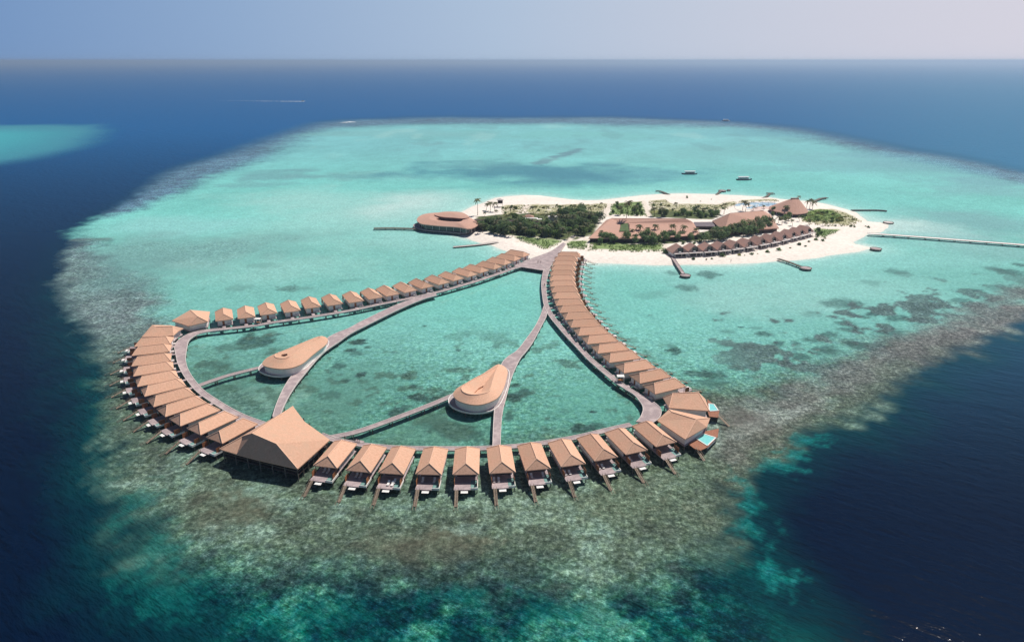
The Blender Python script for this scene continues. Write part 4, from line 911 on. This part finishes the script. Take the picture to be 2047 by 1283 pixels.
scatter([(1225,412),(1284,408),(1291,432),(1220,431)],24,['mid','shr'],'green bushy tree in the plot between the two sand paths','tree','bushes between the two sand paths',.55,.85,2.6)
scatter([(1003,414),(1051,412),(1100,412),(1213,410),(1205,426),(1150,432),(1060,430),(1005,436)],26,['shry','shry','shr'],'low yellow-green dune shrub on the north beach strip','shrub','dune shrubs on the left north strip',.8,1.3,3.)
scatter([(1300,408),(1345,412),(1430,412),(1470,408),(1445,421),(1330,424),(1302,424)],16,['shry','shr'],'low dune shrub behind the courtyard building, right of the sand path','shrub','dune shrubs behind the courtyard building',.7,1.2,3.2)
scatter([(1608,428),(1660,424),(1700,434),(1716,443),(1690,449),(1630,448),(1600,440)],20,['shry','shr','shr'],'low shrub on the green point right of the conical roof','shrub','shrubs on the right-hand point',.9,1.4,3.)
scatter([(1628,460),(1650,462),(1645,472),(1630,474)],6,['mid','shrd'],'bushy tree at the right end of the beach villa row','tree','trees ending the beach villa row',.6,.8,2.2)
scatter([(1540,424),(1560,432),(1585,436),(1580,445),(1562,446),(1545,436)],9,['dark','mid'],'tree in the cluster between the big roof and the conical roof','tree','trees between big roof and conical roof',.6,.85,2.2)
for k,(x,y,s) in enumerate([(1386,519,.9),(1400,511,.8),(1412,519.5,.5),(1423,518,.6),(1443,514,1.2),(1478,511.5,1.),(1488,512,.5),(1503,510,.9),(1514,509,.45),(1534,505.5,1.2),(1556,502,1.1),(1580,497,.7),(1597,491,1.2),(1610,494,.6),(1616,485,.8),(1631,481,1.2),(1644,483,.8),(1650,478,.7)]):
    plant(['shr','shrd','shry'][k%3],k,P(x,y,.9),k,s,'small beach shrub in front of the brown beach villas','shrub','shrubs before the beach villas')
for k,(x,y,s) in enumerate([(1331,507,1.6),(1700,454,.9),(1708,455,.7),(1736,455.5,.9),(1730,454,.5),(1670,453,.7),(1682,453.5,.5),(1655,453.5,.6),(1374,397,.9),(1352,414,.7),(1400,404,.5),(1422,400,.4),(1390,412,.5)]):
    plant(['shrd','shr'][k%2],k,P(x,y,1.),k,s,'lone shrub standing on bare sand','shrub','scattered shrubs on bare sand')
# palms: (base px, crown px y, label)
PG={}
def palm(bx,by,ty,lab,grp,lean=None):
    p=P(bx,by,GZ-.1); i,hh=0,0
    # height from the pixel rise
    lo,hi=2.,30.
    for _ in range(30):
        mid=(lo+hi)/2; X=Vector((p.x,p.y,mid)); f=X.y*CP+(H-mid)*SP; v=(-X.y*SP+(H-mid)*CP); yy=CY+F*v/f
        if yy>ty: lo=mid
        else: hi=mid
    hh=lo-GZ; hs=(7.,8.2,9.5,11.5,14.5); i=min(range(5),key=lambda k:abs(hs[k]-hh)); s=max(.55,min(1.3,hh/hs[i]))
    plant('palm',i,p,rnd.uniform(0,6.28),s,lab,'palm tree',grp)
palm(955,431,401,'tallest lone palm on the beach behind the spiral-roofed restaurant',None) if False else None
for q in ((955,431,400,'lone tall palm on the sand behind the spiral-roofed restaurant','palms at the left beach'),
  (972,421,407,'left palm of three side by side near the beach hut','palms at the left beach'),(981,422,405,'middle palm of three side by side near the beach hut','palms at the left beach'),(989,423,406,'right palm of three side by side near the beach hut','palms at the left beach'),
  (991,433,422,'short palm below the three palms near the beach hut','palms at the left beach'),(968,434,427,'bushy low palm at the tip of the channel','palms at the left beach')): palm(*q)
for k,(bx,by,ty) in enumerate([(1200,475,463),(1220,476,468),(1246,477,470),(1263,474,459),(1274,472,452),(1292,471,457),(1308,471,453),(1341,472,451),(1367,473,450),(1382,476,464),(1392,474,459),(1232,478,471)]):
    palm(bx,by,ty,'palm with spreading fronds standing against the pink courtyard roof, front side','palms before the courtyard building')
palm(1251,452,407,'very tall palm rising from the courtyard opening of the pink roof','tall palm')
for k,(bx,by,ty) in enumerate([(1308,434,415),(1322,435,416),(1396,428,412),(1352,418,407),(1428,430,414),(1447,430,408),(1409,428,416)]):
    palm(bx,by,ty,'palm behind the courtyard building near the north dunes','palms behind the courtyard building')
for k,(bx,by,ty) in enumerate([(1484,422,404),(1490,424,408),(1506,421,414),(1527,421,414)]): palm(bx,by,ty,'palm beside the curved swimming pool','palms by the pool')
for k,(bx,by,ty) in enumerate([(1612,417,402),(1618,418,400),(1624,419,403)]): palm(bx,by,ty,'palm of the tight trio right of the conical roof','palm trio by the conical roof')
palm(1596,402,391,'lone palm peeking behind the peak of the conical roof','palm')
palm(1569,431,411,'palm standing in front of the conical roof','palm')
for k,(bx,by,ty) in enumerate([(1556,447,434),(1563,449,436),(1584,452,440),(1598,443,433),(1618,450,438),(1575,446,434),(1644,452,446)]): palm(bx,by,ty,'palm on the sand between the conical roof and the beach villas','palms behind the beach villas')
for k,(bx,by,ty) in enumerate([(1090,446,428),(1103,449,432),(1118,452,430),(1130,455,428),(1143,458,432),(1156,456,426),(1168,452,428),(1178,448,424),(1122,470,455),(1148,474,458),(1160,470,452),(1172,466,446),(1108,466,452),(1135,480,466),(1186,446,430),(1093,424,414),(1132,428,415),(1203,416,408)]):
    palm(bx,by,ty,'palm rising out of the mixed grove at the island end of the boardwalk','palms of the central grove')
for k,(bx,by,ty) in enumerate([(975,458,438),(990,464,443),(1003,455,436),(1015,466,444),(1030,458,438),(1043,468,446),(1058,460,440),(1070,470,448),(1084,462,441),(1098,472,449),(1110,464,442),(965,466,449),(1024,474,455),(1120,476,456),(1050,474,454),(1086,476,457)]):
    palm(bx,by,ty,'palm crown rising above the dark leafy grove right of the round restaurant','palms in the left grove')
for k,(bx,by,ty) in enumerate([(1410,486,466),(1425,482,461),(1441,480,458),(1460,474,452),(1480,470,448),(1500,466,444),(1516,462,440)]):
    palm(bx,by,ty,'palm standing in the tall hedge before the big pink roof','palms in the tall hedge')
for k,(bx,by,ty) in enumerate([(1020,430,416),(1066,428,414),(1150,426,412),(1176,428,414),(1240,430,414),(1268,428,412)]):
    palm(bx,by,ty,'palm among the low dune shrubs of the north strip','palms on the north strip')
# low ground cover: dense tufts nobody could count
def cover(name,polys,n,m,size,seed,hmax):
    r=random.Random(seed); v=[];f=[]
    Ws=[PL(q,GZ) for q in polys]; 
    def ar(W): return abs(sum(W[k].x*W[(k+1)%len(W)].y-W[(k+1)%len(W)].x*W[k].y for k in range(len(W))))/2
    A_=[ar(W) for W in Ws]; T=sum(A_)
    for W,a in zip(Ws,A_):
        x0=min(p.x for p in W);x1=max(p.x for p in W);y0=min(p.y for p in W);y1=max(p.y for p in W); k=0; want=int(n*a/T)
        while k<want:
            p=Vector((r.uniform(x0,x1),r.uniform(y0,y1),GZ)); 
            if not inpoly(p,W): k+=.3; continue
            k+=1
            if float(fbm(np.array([p.x]),np.array([p.y]),4,seed,3)[0])<-.07: continue
            s=size*r.uniform(.6,1.4); z=GZ+r.uniform(.1,hmax); nn=Vector((r.gauss(0,.6),r.gauss(0,.6),1)).normalized(); t=nn.orthogonal().normalized(); b=nn.cross(t); i=len(v)
            p.z=z; v+= [tuple(p-t*s),tuple(p-b*s*.7),tuple(p+t*s),tuple(p+b*s*.7)]; f.append((i,i+1,i+2,i+3))
    me=bpy.data.meshes.new(name); me.from_pydata(v,[],f); me.materials.append(m); o=bpy.data.objects.new(name,me); COL.objects.link(o); tag(o,kind='stuff')
cover('green_ground_cover',VEG_G,9000,M['leaf_mid'],.55,11,.9)
cover('dune_grass',VEG_Y,7000,M['leaf_yellow'],.6,12,.6)
# ------------------------------------------------------------------ island buildings
def local(t): c=t.location.copy(); return lambda p:Vector((p[0]-c.x,p[1]-c.y,p[2]))
# --- spiral-roofed restaurant
def restaurant():
    ze=6.; c=P(895,446,0); t=empty('restaurant_building',c); rl=local(t); 
    out=[(833,439.5),(836,434),(845,429),(860,426),(880,425),(900,425),(925,427),(938,434),(950,441),(957,448),(940,457.5),(918,454.5),(900,453),(888,452.4),(865,450.5),(844,448.0),(836,444)]
    O=[rl(p) for p in smooth_loop([P(x,y,ze) for x,y in out],56)]
    hole=[(883,434.5),(905,434.8),(925,436),(921,442.5),(902,443),(882,441),(872,438)]
    Hh=[rl(p) for p in resample(smooth_loop([P(x,y,ze+1.3) for x,y in hole],56),56)]
    # roof ring: eave -> ridge -> courtyard edge; align starts
    def ang(p,c_): return math.atan2(p.y-c_.y,p.x-c_.x)
    cc=sum(Hh,Vector((0,0,0)))/56
    O.sort(key=lambda p:ang(p,cc)); Hh.sort(key=lambda p:ang(p,cc))
    Rd=[a.lerp(b,.62)+Vector((0,0,1.1)) for a,b in zip(O,Hh)]
    mb=MB(); rings=[[p-Vector((0,0,.6)) for p in O],O,Rd,Hh,[p-Vector((0,0,1.2)) for p in Hh]]
    for q in rings: mb.v+=[tuple(p) for p in q]
    for j in range(4):
        for k in range(56): a=j*56+k;b=j*56+(k+1)%56; mb.f.append((a,b,b+56,a+56))
    mb.f.append(tuple(range(56))[::-1]); mb.build('roof',M['thatch_rose'],t)
    I=[p+(cc-p)*.07 for p in O]; wl=MB(); wl.v+=[(p.x,p.y,2.2) for p in I]+[(p.x,p.y,ze-.2) for p in I]
    for k in range(56): wl.f.append((k,(k+1)%56,(k+1)%56+56,k+56))
    wl.build('glazed_wall',M['glass'],t)
    for k in range(0,56,2):
        p=I[k]*1.012; MB().box((p.x,p.y,4.),(.25,.25,3.8)).build('column',M['trim'],t)
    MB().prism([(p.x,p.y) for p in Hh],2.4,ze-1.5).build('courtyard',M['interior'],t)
    dk=[rl(p) for p in smooth_loop([P(x,y,2.0) for x,y in [(826,452),(832,446),(850,444),(900,448),(930,455),(945,462),(925,466),(900,464),(870,461.5),(845,459)]],40)]
    MB().prism([(p.x,p.y) for p in dk],1.2,2.0).build('terrace',M['deck'],t)
    for k in range(0,40,3): p=dk[k]*.97; MB().box((p.x,p.y,.5),(.4,.4,1.8)).build('pile',M['pile'],t)
    # raised lens roof over the far wing
    lens=[(868,429),(882,424),(905,423),(922,424.5),(934,430),(937.5,434.5),(925,436.5),(905,435),(884,433.5)]
    Ln=[rl(p) for p in smooth_loop([P(x,y,ze+2.4) for x,y in lens],36)]; c2=sum(Ln,Vector((0,0,0)))/36+Vector((0,0,1.3))
    mb=MB()
    for k in range(36): mb.face([Ln[k],Ln[(k+1)%36],c2]); mb.face([Ln[k]-Vector((0,0,.5)),Ln[(k+1)%36]-Vector((0,0,.5)),Ln[(k+1)%36],Ln[k]])
    mb.face([p-Vector((0,0,.5)) for p in Ln][::-1]); mb.build('upper_roof',M['thatch_rose'],t)
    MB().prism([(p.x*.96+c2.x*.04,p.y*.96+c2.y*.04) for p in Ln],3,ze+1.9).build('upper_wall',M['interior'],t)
    tag(t,'round restaurant with sweeping spiral pink roof and dark open courtyard, half over the water','restaurant')
    # small hipped lobby at its landward end
    t=empty('lobby_building',P(950,459,GZ)); mb=MB(); A_,r0,r1=hip(mb,-7,7,-4,5,4.2,2.2,3.8); mb.build('roof',M['thatch_brown'],t); MB().box((0,.5,2),(12,7.5,3.9)).build('wall',M['interior'],t); tag(t,'small brown hip-roofed lobby attached to the landward end of the round restaurant','building')
restaurant()
# --- courtyard building
def polyhouse(name,label,cat,eave_px,z,faces_fn,wall_m='interior',roof_m='thatch_rose',ins=1.2,extra=None,ridge=True):
    E=[P(x,y,z) for x,y in eave_px]; c=sum(E,Vector((0,0,0)))/len(E); c.z=0; t=empty(name,c); rl=local(t)
    faces,rg,rim=faces_fn(E); mb=MB(); roof_faces(mb,[[rl(p) for p in f] for f in faces],[rl(p) for p in rim],.5); roof=mb.build('roof',M[roof_m],t)
    if rg:
        rc=MB()
        for a,b in rg: rc.beam(rl(a)+Vector((0,0,.06)),rl(b)+Vector((0,0,.06)),.35,.16)
        rc.build('ridge_cap',M[roof_m],roof)
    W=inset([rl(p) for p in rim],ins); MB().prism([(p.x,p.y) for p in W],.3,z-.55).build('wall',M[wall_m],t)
    if extra: extra(t,rl)
    return tag(t,label,cat)
def court(E):
    # back wing + left wing + front wing round a courtyard slit
    z=E[0].z; A0,A1,A2,A3,A4,A5=E   # front-left, back-left, back-right, right notch, front-right, front-mid
    h1=P(1241,446.6,z+.2); h2=P(1256,446.4,z+.2); h3=P(1258.5,463.8,z+.9); h4=P(1236.6,463.8,z+.9)
    rb1=P(1222,436.6,z+2.6); rb2=P(1371,437.4,z+2.6); b1=Vector((rb1.x-3,rb1.y+6,z)); b2=Vector((rb2.x+5,rb2.y+6,z))
    v2=P(1386.5,445.6,z); rf1=P(1259,448.6,z+1.5); rf2=P(1384,448.0,z+1.5)
    f=[[rb1,b1,b2,rb2],[rb1,rb2,v2,h2,h1],[A0,h4,h1,rb1],[A0,rb1,b1],[h4,A0,A5,h3],[h3,A5,A4,rf2,rf1],[h3,rf1,h2],[rf1,rf2,v2,h2],[rf2,A4,v2],[rb2,b2,v2]]
    return f,[(rb1,rb2),(rf1,rf2)],[A0,b1,b2,v2,A4,A5]
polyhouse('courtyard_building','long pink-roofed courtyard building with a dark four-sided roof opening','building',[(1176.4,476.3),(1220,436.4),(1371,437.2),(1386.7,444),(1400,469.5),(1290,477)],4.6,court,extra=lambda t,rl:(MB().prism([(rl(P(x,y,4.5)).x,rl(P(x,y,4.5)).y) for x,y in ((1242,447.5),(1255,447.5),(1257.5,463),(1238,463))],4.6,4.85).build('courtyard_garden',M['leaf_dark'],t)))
def flat(name,label,px,z,m='grey_roof',cat='building'):
    def fn(E): return [E],[],E
    return polyhouse(name,label,cat,px,z,fn,roof_m=m,ins=.4)
flat('service_building','low grey flat-roofed building linking the courtyard building and the big hipped roof',[(1388,452),(1387,444),(1426,443.5),(1430,453)],4.0)
def bighip(E):
    a,b,c_,d=E; r1=P(1459.5,426.5,13.0); r2=P(1525,421.5,11.5)
    return [[a,b,r1],[b,c_,r2,r1],[c_,d,r2],[d,a,r1,r2]],[(r1,r2),(r1,a),(r1,b)],E
polyhouse('reception_hall','big steep pink hipped hall with a shaded left face, above the tall hedge','hall',[(1447.5,463),(1424,442),(1540,428.5),(1557,456)],4.8,bighip)
def cone():
    z=4.4; n=28; c=P(1576,420,0); t=empty('conical_pavilion',c); rl=local(t)
    a=P(1541.6,419,z); b=P(1610.3,418,z); rx=(b-a).length/2; cen=rl((a+b)/2); fr=P(1576,427.5,z); ry=abs(rl(fr).y-cen.y)*1.05
    top=rl(P(1580,391.5,13.8)); mb=MB(); rim=[Vector((cen.x+rx*math.cos(2*PI*k/n),cen.y+ry*math.sin(2*PI*k/n),z)) for k in range(n)]
    tp=[Vector((top.x+3.2*math.cos(2*PI*k/n),cen.y+.6*math.sin(2*PI*k/n),13.2)) for k in range(n)]
    for k in range(n): mb.face([rim[k],rim[(k+1)%n],tp[(k+1)%n],tp[k]]); q=Vector((0,0,.6)); mb.face([rim[k]-q,rim[(k+1)%n]-q,rim[(k+1)%n],rim[k]])
    mb.face(tp); mb.face([p-Vector((0,0,.6)) for p in rim][::-1]); rf=mb.build('roof',M['thatch_rose'],t); MB().box((top.x,cen.y,13.5),(6.4,1.2,.7)).build('ridge_cap',M['thatch_brown'],rf)
    MB().prism([(cen.x+(p.x-cen.x)*.88,cen.y+(p.y-cen.y)*.88) for p in rim],.5,z-.4).build('wall',M['interior'],t)
    for k in range(0,n,2):
        p=rim[k]; MB().box((cen.x+(p.x-cen.x)*.94,cen.y+(p.y-cen.y)*.94,2.2),(.35,.35,3.8)).build('column',M['trim'],t)
    tag(t,'tall conical pink pavilion with a short ridge, beside the curved pool','pavilion')
cone()
# --- pool with terrace
def pool():
    z=GZ+.25; t=empty('swimming_pool',P(1508,412,0)); rl=local(t)
    a=[(1468,414),(1470,409),(1482,406.5),(1505,405),(1535,405),(1553,407),(1556,411),(1540,413),(1520,413),(1508,415.5),(1500,419),(1486,421),(1472,419)]
    MB().prism([(rl(p).x,rl(p).y) for p in smooth_loop(PL(a,z),48)],.4,z).build('pool_water',M['pool_blue'],t)
    b=[(1500,420),(1508,416),(1520,413.5),(1545,413),(1556,412),(1554,424),(1500,424)]
    MB().prism([(rl(p).x,rl(p).y) for p in PL(b,z)],.4,z+.08).build('terrace',M['pave'],t)
    lp=[rl(p) for p in smooth_loop(PL(a,z),48)]; e=MB()
    for k in range(48): e.beam((lp[k].x,lp[k].y,z),(lp[(k+1)%48].x,lp[(k+1)%48].y,z),.6,.3)
    e.build('pool_edge',M['trim'],t); tag(t,'curved pale blue swimming pool with a pink terrace, left of the conical roof','swimming pool')
    g='parasols round the swimming pool'
    for k,(x,y) in enumerate([(1515,410),(1524,409),(1536,409),(1548,410),(1513,416),(1527,417),(1541,417)]):
        u=empty('parasol',P(x,y,z)); MB().tube([(0,0,0),(0,0,2.6)],.06,5).build('pole',M['metal'],u); mb=MB()
        for j in range(8): mb.face([(1.7*math.cos(j*PI/4),1.7*math.sin(j*PI/4),2.3),(1.7*math.cos((j+1)*PI/4),1.7*math.sin((j+1)*PI/4),2.3),(0,0,2.9)])
        mb.build('canopy',M['cloth'],u); tag(u,'white parasol on the pink pool terrace beside the conical pavilion','parasol',g)
pool()
# --- channel building with dark flat roof & canopies in the grove
flat('channel_building','long thin dark-roofed walkway building running through the left grove',[(948,438),(1050,440.5),(1110,444),(1110,446.5),(1050,443.5),(950,440.5)],4.2,'interior')
def small_hip(name,label,px,py,w_,d_,z,rise,rm,rz=0,wm='interior',cat='building'):
    t=empty(name,P(px,py,GZ-.1),rz); mb=MB(); hip(mb,-w_/2,w_/2,-d_/2,d_/2,z,rise,min(w_,d_)*.45); mb.build('roof',M[rm],t); MB().box((0,0,z/2-.1),(w_*.84,d_*.84,z-.25)).build('wall',M[wm],t); return tag(t,label,cat)
small_hip('garden_pavilion','small pink-roofed pavilion peeping over the thin dark roof in the left grove',1056,442,9,5,3.6,1.8,'thatch_rose')
for x,y,l,s in ((1062,450.5,'longer white sail canopy among the dark trees',(10,3)),(1078,452.5,'short white sail canopy among the dark trees, right of the longer one',(4,3))):
    t=empty('sail_canopy',P(x,y,GZ)); MB().box((0,0,5.6),(s[0],s[1],.15)).build('canopy',M['cloth'],t)
    for i in (-1,1):
        for j in (-1,1): MB().box((i*s[0]*.46,j*s[1]*.45,2.7),(.15,.15,5.6)).build('post',M['metal'],t)
    tag(t,l,'canopy')
small_hip('white_kiosk','white flat kiosk at the right end of the thin dark roof',1105,448,8,4,6.2,.3,'wall',0,'wall')
t=empty('beach_hut',P(1000,413.5,GZ)); 
mb=MB(); hip(mb,-3,3,-2.4,2.4,6.2,1.2,1.8); mb.build('roof',M['trim'],t); MB().box((0,0,3.2),(4.6,3.6,.3)).build('floor_deck',M['trim'],t); MB().box((0,.4,4.3),(4.2,2.4,1.8)).build('cabin',M['interior'],t)
for i in (-1,1):
    for j in (-1,1): MB().box((i*2.1,j*1.6,2.8),(.2,.2,6.2)).build('post',M['trim'],t)
tag(t,'two-level open beach hut right of the three palms','hut')
# --- beach villas
def beach_villa():
    t=empty('beach_villa'); mb=MB(); 
    # steep gable facing the sea (-y) with flaring sides
    hw,h0,h1,y0,y1=5.1,3.4,7.6,-5.2,6.0
    mb.face([(-hw,y0,h0),(0,y0+1.6,h1),(0,y1-2.5,h1),(-hw,y1,h0)]); mb.face([(hw,y1,h0),(0,y1-2.5,h1),(0,y0+1.6,h1),(hw,y0,h0)]); mb.face([(hw,y1,h0),(-hw,y1,h0),(0,y1-2.5,h1)])
    mb.face([(-hw,y0,h0),(-1.7,y0+.25,h0),(-1.7,y0+1.2,6.0),(0,y0+1.6,h1)]); mb.face([(1.7,y0+.25,h0),(hw,y0,h0),(0,y0+1.6,h1),(1.7,y0+1.2,6.0)]); mb.face([(-1.7,y0+1.2,6.0),(1.7,y0+1.2,6.0),(0,y0+1.6,h1)])
    lo=[(-hw,y0,h0-.3),(hw,y0,h0-.3),(hw,y1,h0-.3),(-hw,y1,h0-.3)]; up_=[(-hw,y0,h0),(hw,y0,h0),(hw,y1,h0),(-hw,y1,h0)]
    for k in range(4): mb.face([lo[k],lo[(k+1)%4],up_[(k+1)%4],up_[k]])
    mb.face(lo[::-1]); mb.build('roof',M['thatch_brown'],t)
    MB().box((0,y0+1.6,4.6),(3.1,.3,2.4)).build('loft_opening',M['glass'],t)
    MB().box((0,y0+.1,3.35),(3.6,1.6,.18)).build('balcony',M['trim'],t)
    MB().box((-.7,y0-.1,3.75),(1.3,.7,.55)).build('daybed',M['cloth'],t)
    MB().box((0,.8,1.6),(8.6,9.2,3.0)).build('wall',M['wall'],t)
    MB().box((.2,y0+1.25,1.5),(6.4,.3,2.4)).build('glass_door',M['glass'],t)
    MB().box((0,y0-.9,3.15),(8.4,2.2,.16)).build('pergola',M['trim'],t)
    for x in (-4,0,4): MB().box((x,y0-1.8,1.5),(.22,.22,3.2)).build('post',M['trim'],t)
    MB().box((0,y0-1.2,.12),(8.2,3.0,.25)).build('terrace',M['deck'],t)
    kids(t); return t
bv=beach_villa(); BV=[(1362,516.5),(1391,515),(1421,513.5),(1449,511),(1476,507.5),(1503,503.5),(1529,498.5),(1551,494),(1572,489),(1590.5,484),(1607,479.5),(1622,475)]
BW=[P(x,y,.8) for x,y in BV]
for k,q in enumerate(BW):
    o=bv if k==0 else copy_tree(bv); d=BW[min(k+1,11)]-BW[max(k-1,0)]; a=math.atan2(d.y,d.x)
    n=Vector((-math.sin(a),math.cos(a),0)); o.location=q+n*6.6; o.location.z=.8; o.rotation_euler=(0,0,a); o.scale=(1.12,1,1)
    tag(o,'brown steep-gabled two-storey beach villa, '+('leftmost, beside the octagon jetty' if k==0 else 'rightmost, beside the green bushes' if k==11 else '%s from the left'%ORD[k]),'villa','brown gabled beach villas')
for k in range(5):
    small_hip('storage_hut','small white-edged roof behind the beach villas among hedge trees',1340+k*0,492,.1,.1,.1,.1,'wall') if False else None
# ------------------------------------------------------------------ jetties, groynes, platforms
def jetty(name,px,wid,label,z=1.3,m='pile',trim='pile',cat='jetty',piles=True):
    L_,R_=ribbon(px,wid,z); t=boardwalk(name,L_,R_,label,z=z,deckm=m,trim=trim,step=7,piles=piles); t['category']=cat; return t
jetty('curved_jetty',[(747,456.5),(770,456),(800,456.3),(832,457.5),(860,460),(900,465),(925,467)],3.0,'long thin dark jetty curving out to the left from the round restaurant')
jetty('breakwater',[(906,493.5),(930,491.5),(960,488.5),(996,484)],2.6,'straight low breakwater beam running from the left beach into the lagoon',.9,'trim','pile','breakwater')
jetty('long_jetty',[(1735,467),(1780,469.5),(1850,474.5),(1950,482),(2047,489.5),(2150,498),(2260,507)],4.2,'very long straight pale jetty running off the right edge of the photo',1.6,'white')
jetty('dark_breakwater',[(1702,420),(1730,420),(1755,420),(1773,421.5)],2.6,'dark low breakwater off the right-hand point, above the sandbank',.8,'stone','stone','breakwater')
def disc(px,py,rx,label,z=1.2,m='deck'):
    c=P(px,py,z); c2=P(px+rx,py,z); r=(c2-c).length; t=empty('round_platform',(c.x,c.y,0))
    MB().prism([(r*math.cos(k*PI/8),r*math.sin(k*PI/8)) for k in range(16)],z-.5,z).build('deck',M[m],t)
    mb=MB(); mb.tube([(r*math.cos(k*PI/8),r*math.sin(k*PI/8),z-.05) for k in range(17)],.28,5,False); mb.build('edge_beam',M['pile'],t)
    for k in range(0,16,2): MB().box((r*.93*math.cos(k*PI/8),r*.93*math.sin(k*PI/8),.2),(.4,.4,1.7)).build('pile',M['pile'],t)
    return tag(t,label,'platform')
jetty('small_jetty',[(1340,509),(1348,520),(1358,535),(1366,547)],2.0,'narrow jetty slanting down from the beach left of the brown villas',1.5,'deck')
disc(1370,550,10.5,'round platform at the end of the slanting jetty left of the brown villas')
jetty('small_jetty',[(1555,517),(1575,523),(1602,533)],1.8,'narrow dark jetty slanting right from the beach below the brown villas',1.3)
disc(1611,535.5,11,'round platform at the end of the dark jetty below the brown villas')
disc(1751,497,10.5,'lone round platform beside the sand spit at the right','1.2' and 1.2)
disc(1776,444.5,9.5,'pale round platform near the sandbank tip at the far right',.8,'trim')
jetty('small_jetty',[(1338,389),(1328,385),(1320,382),(1311,381)],2.2,'short bent dark jetty on the far beach, leftmost of the far jetties',1.2)
jetty('small_jetty',[(1432,389),(1437,385),(1443,381.5)],1.8,'short jetty with a round head on the far beach, second from the left',1.2)
disc(1444,381,7.5,'round head of the second far jetty from the left')
disc(1457,379.7,3.5,'tiny platform beside the round head of a far jetty')
jetty('small_jetty',[(1523,396),(1530,394),(1536,390),(1539,386.5)],1.8,'short crooked jetty with a crossbar behind the pool',1.2)
jetty('jetty_crossbar',[(1532,386),(1539,386.3),(1547,386)],3.0,'dark crossbar ending the crooked jetty behind the pool',1.25)
jetty('small_jetty',[(1625,403),(1634,399.5),(1642,396.5),(1654,395)],2.6,'short dark jetty right of the palm trio by the conical roof',1.2)
# ------------------------------------------------------------------ boats
def boat(px,py,ln,rz,label,hull='hull_dark',canopy=True):
    t=empty('boat',P(px,py,0),rz); mb=MB(); n=10; S=[]
    for k in range(n+1):
        u=k/n*2-1; w_=ln*.12*(1-abs(u)**3.2)+.05; sh=.75+.9*abs(u)**4*(1 if u>0 else .8); S.append([(u*ln/2,-w_,sh),(u*ln/2*.96,-w_*.7,.1),(u*ln/2*.9,0,-.35),(u*ln/2*.96,w_*.7,.1),(u*ln/2,w_,sh)])
    i0=0
    for s_ in S: mb.v+=s_
    for k in range(n):
        for j in range(4): a=k*5+j; mb.f.append((a,a+1,a+6,a+5))
        mb.f.append((k*5,k*5+5,k*5+9,k*5+4))
    mb.build('hull',M[hull],t)
    MB().box((-ln*.03,0,1.7),(ln*.55,ln*.17,1.5)).build('cabin',M['glass'],t)
    MB().box((-ln*.03,0,1.25),(ln*.64,ln*.19,.55)).build('cabin_band',M['hull_white'],t)
    if canopy:
        MB().box((-ln*.03,0,3.4),(ln*.66,ln*.26,.3)).build('canopy',M['hull_white'],t)
        for i in (-1,1):
            for j in (-1,1): MB().box((-ln*.03+i*ln*.28,j*ln*.085,2.4),(.14,.14,2.0)).build('post',M['hull_white'],t)
    return tag(t,label,'boat')
boat(1378,348.5,18,R(178),'dark-hulled boat with long white canopy, left of the two moored beyond the island')
boat(1487,360,18,R(4),'dark teal boat with white canopy, right of the two moored beyond the island')
def wake(px0,px1,py0,py1,w0,w1,label,seed=3):
    a=P(px0,py0,0.0); b=P(px1,py1,0.0); r=random.Random(seed); c=a; t=MB(); n=70
    d=(b-a); ln=d.length; d.normalize(); s=Vector((-d.y,d.x,0))
    for k in range(n*3):
        u=r.random()**1.7; p=b-d*ln*u-a; w_=w0+(w1-w0)*(1-u); q=r.uniform(2,ln*.035)*(1.1-u); off=s*r.uniform(-.5,.5)*w_
        p=p+off; hw=r.uniform(.15,.4)*w_*.5; zz=.05+.004*(k%60)
        t.face([(p-d*q+Vector((0,0,zz))),(p-s*hw+Vector((0,0,zz))),(p+d*q*.6+Vector((0,0,zz))),(p+s*hw+Vector((0,0,zz)))])
    o=t.build('wake_foam',M['foam']); o.location=a; tag(o,kind='stuff'); return o
wake(428,606,201.5,203.3,9,16,'')
boat(606,203,14,R(0),'white speedboat at the head of the long wake, far out at sea','hull_white',False)
wake(679,706,246,244,16,20,'',5)
boat(1451,242.5,18,R(5),'small white boat at the far edge of the lagoon','hull_white',True)
wake(1442,1446,242.5,242.5,4,6,'',8)
boat(1440,387+0,.1,0,'x') if False else None
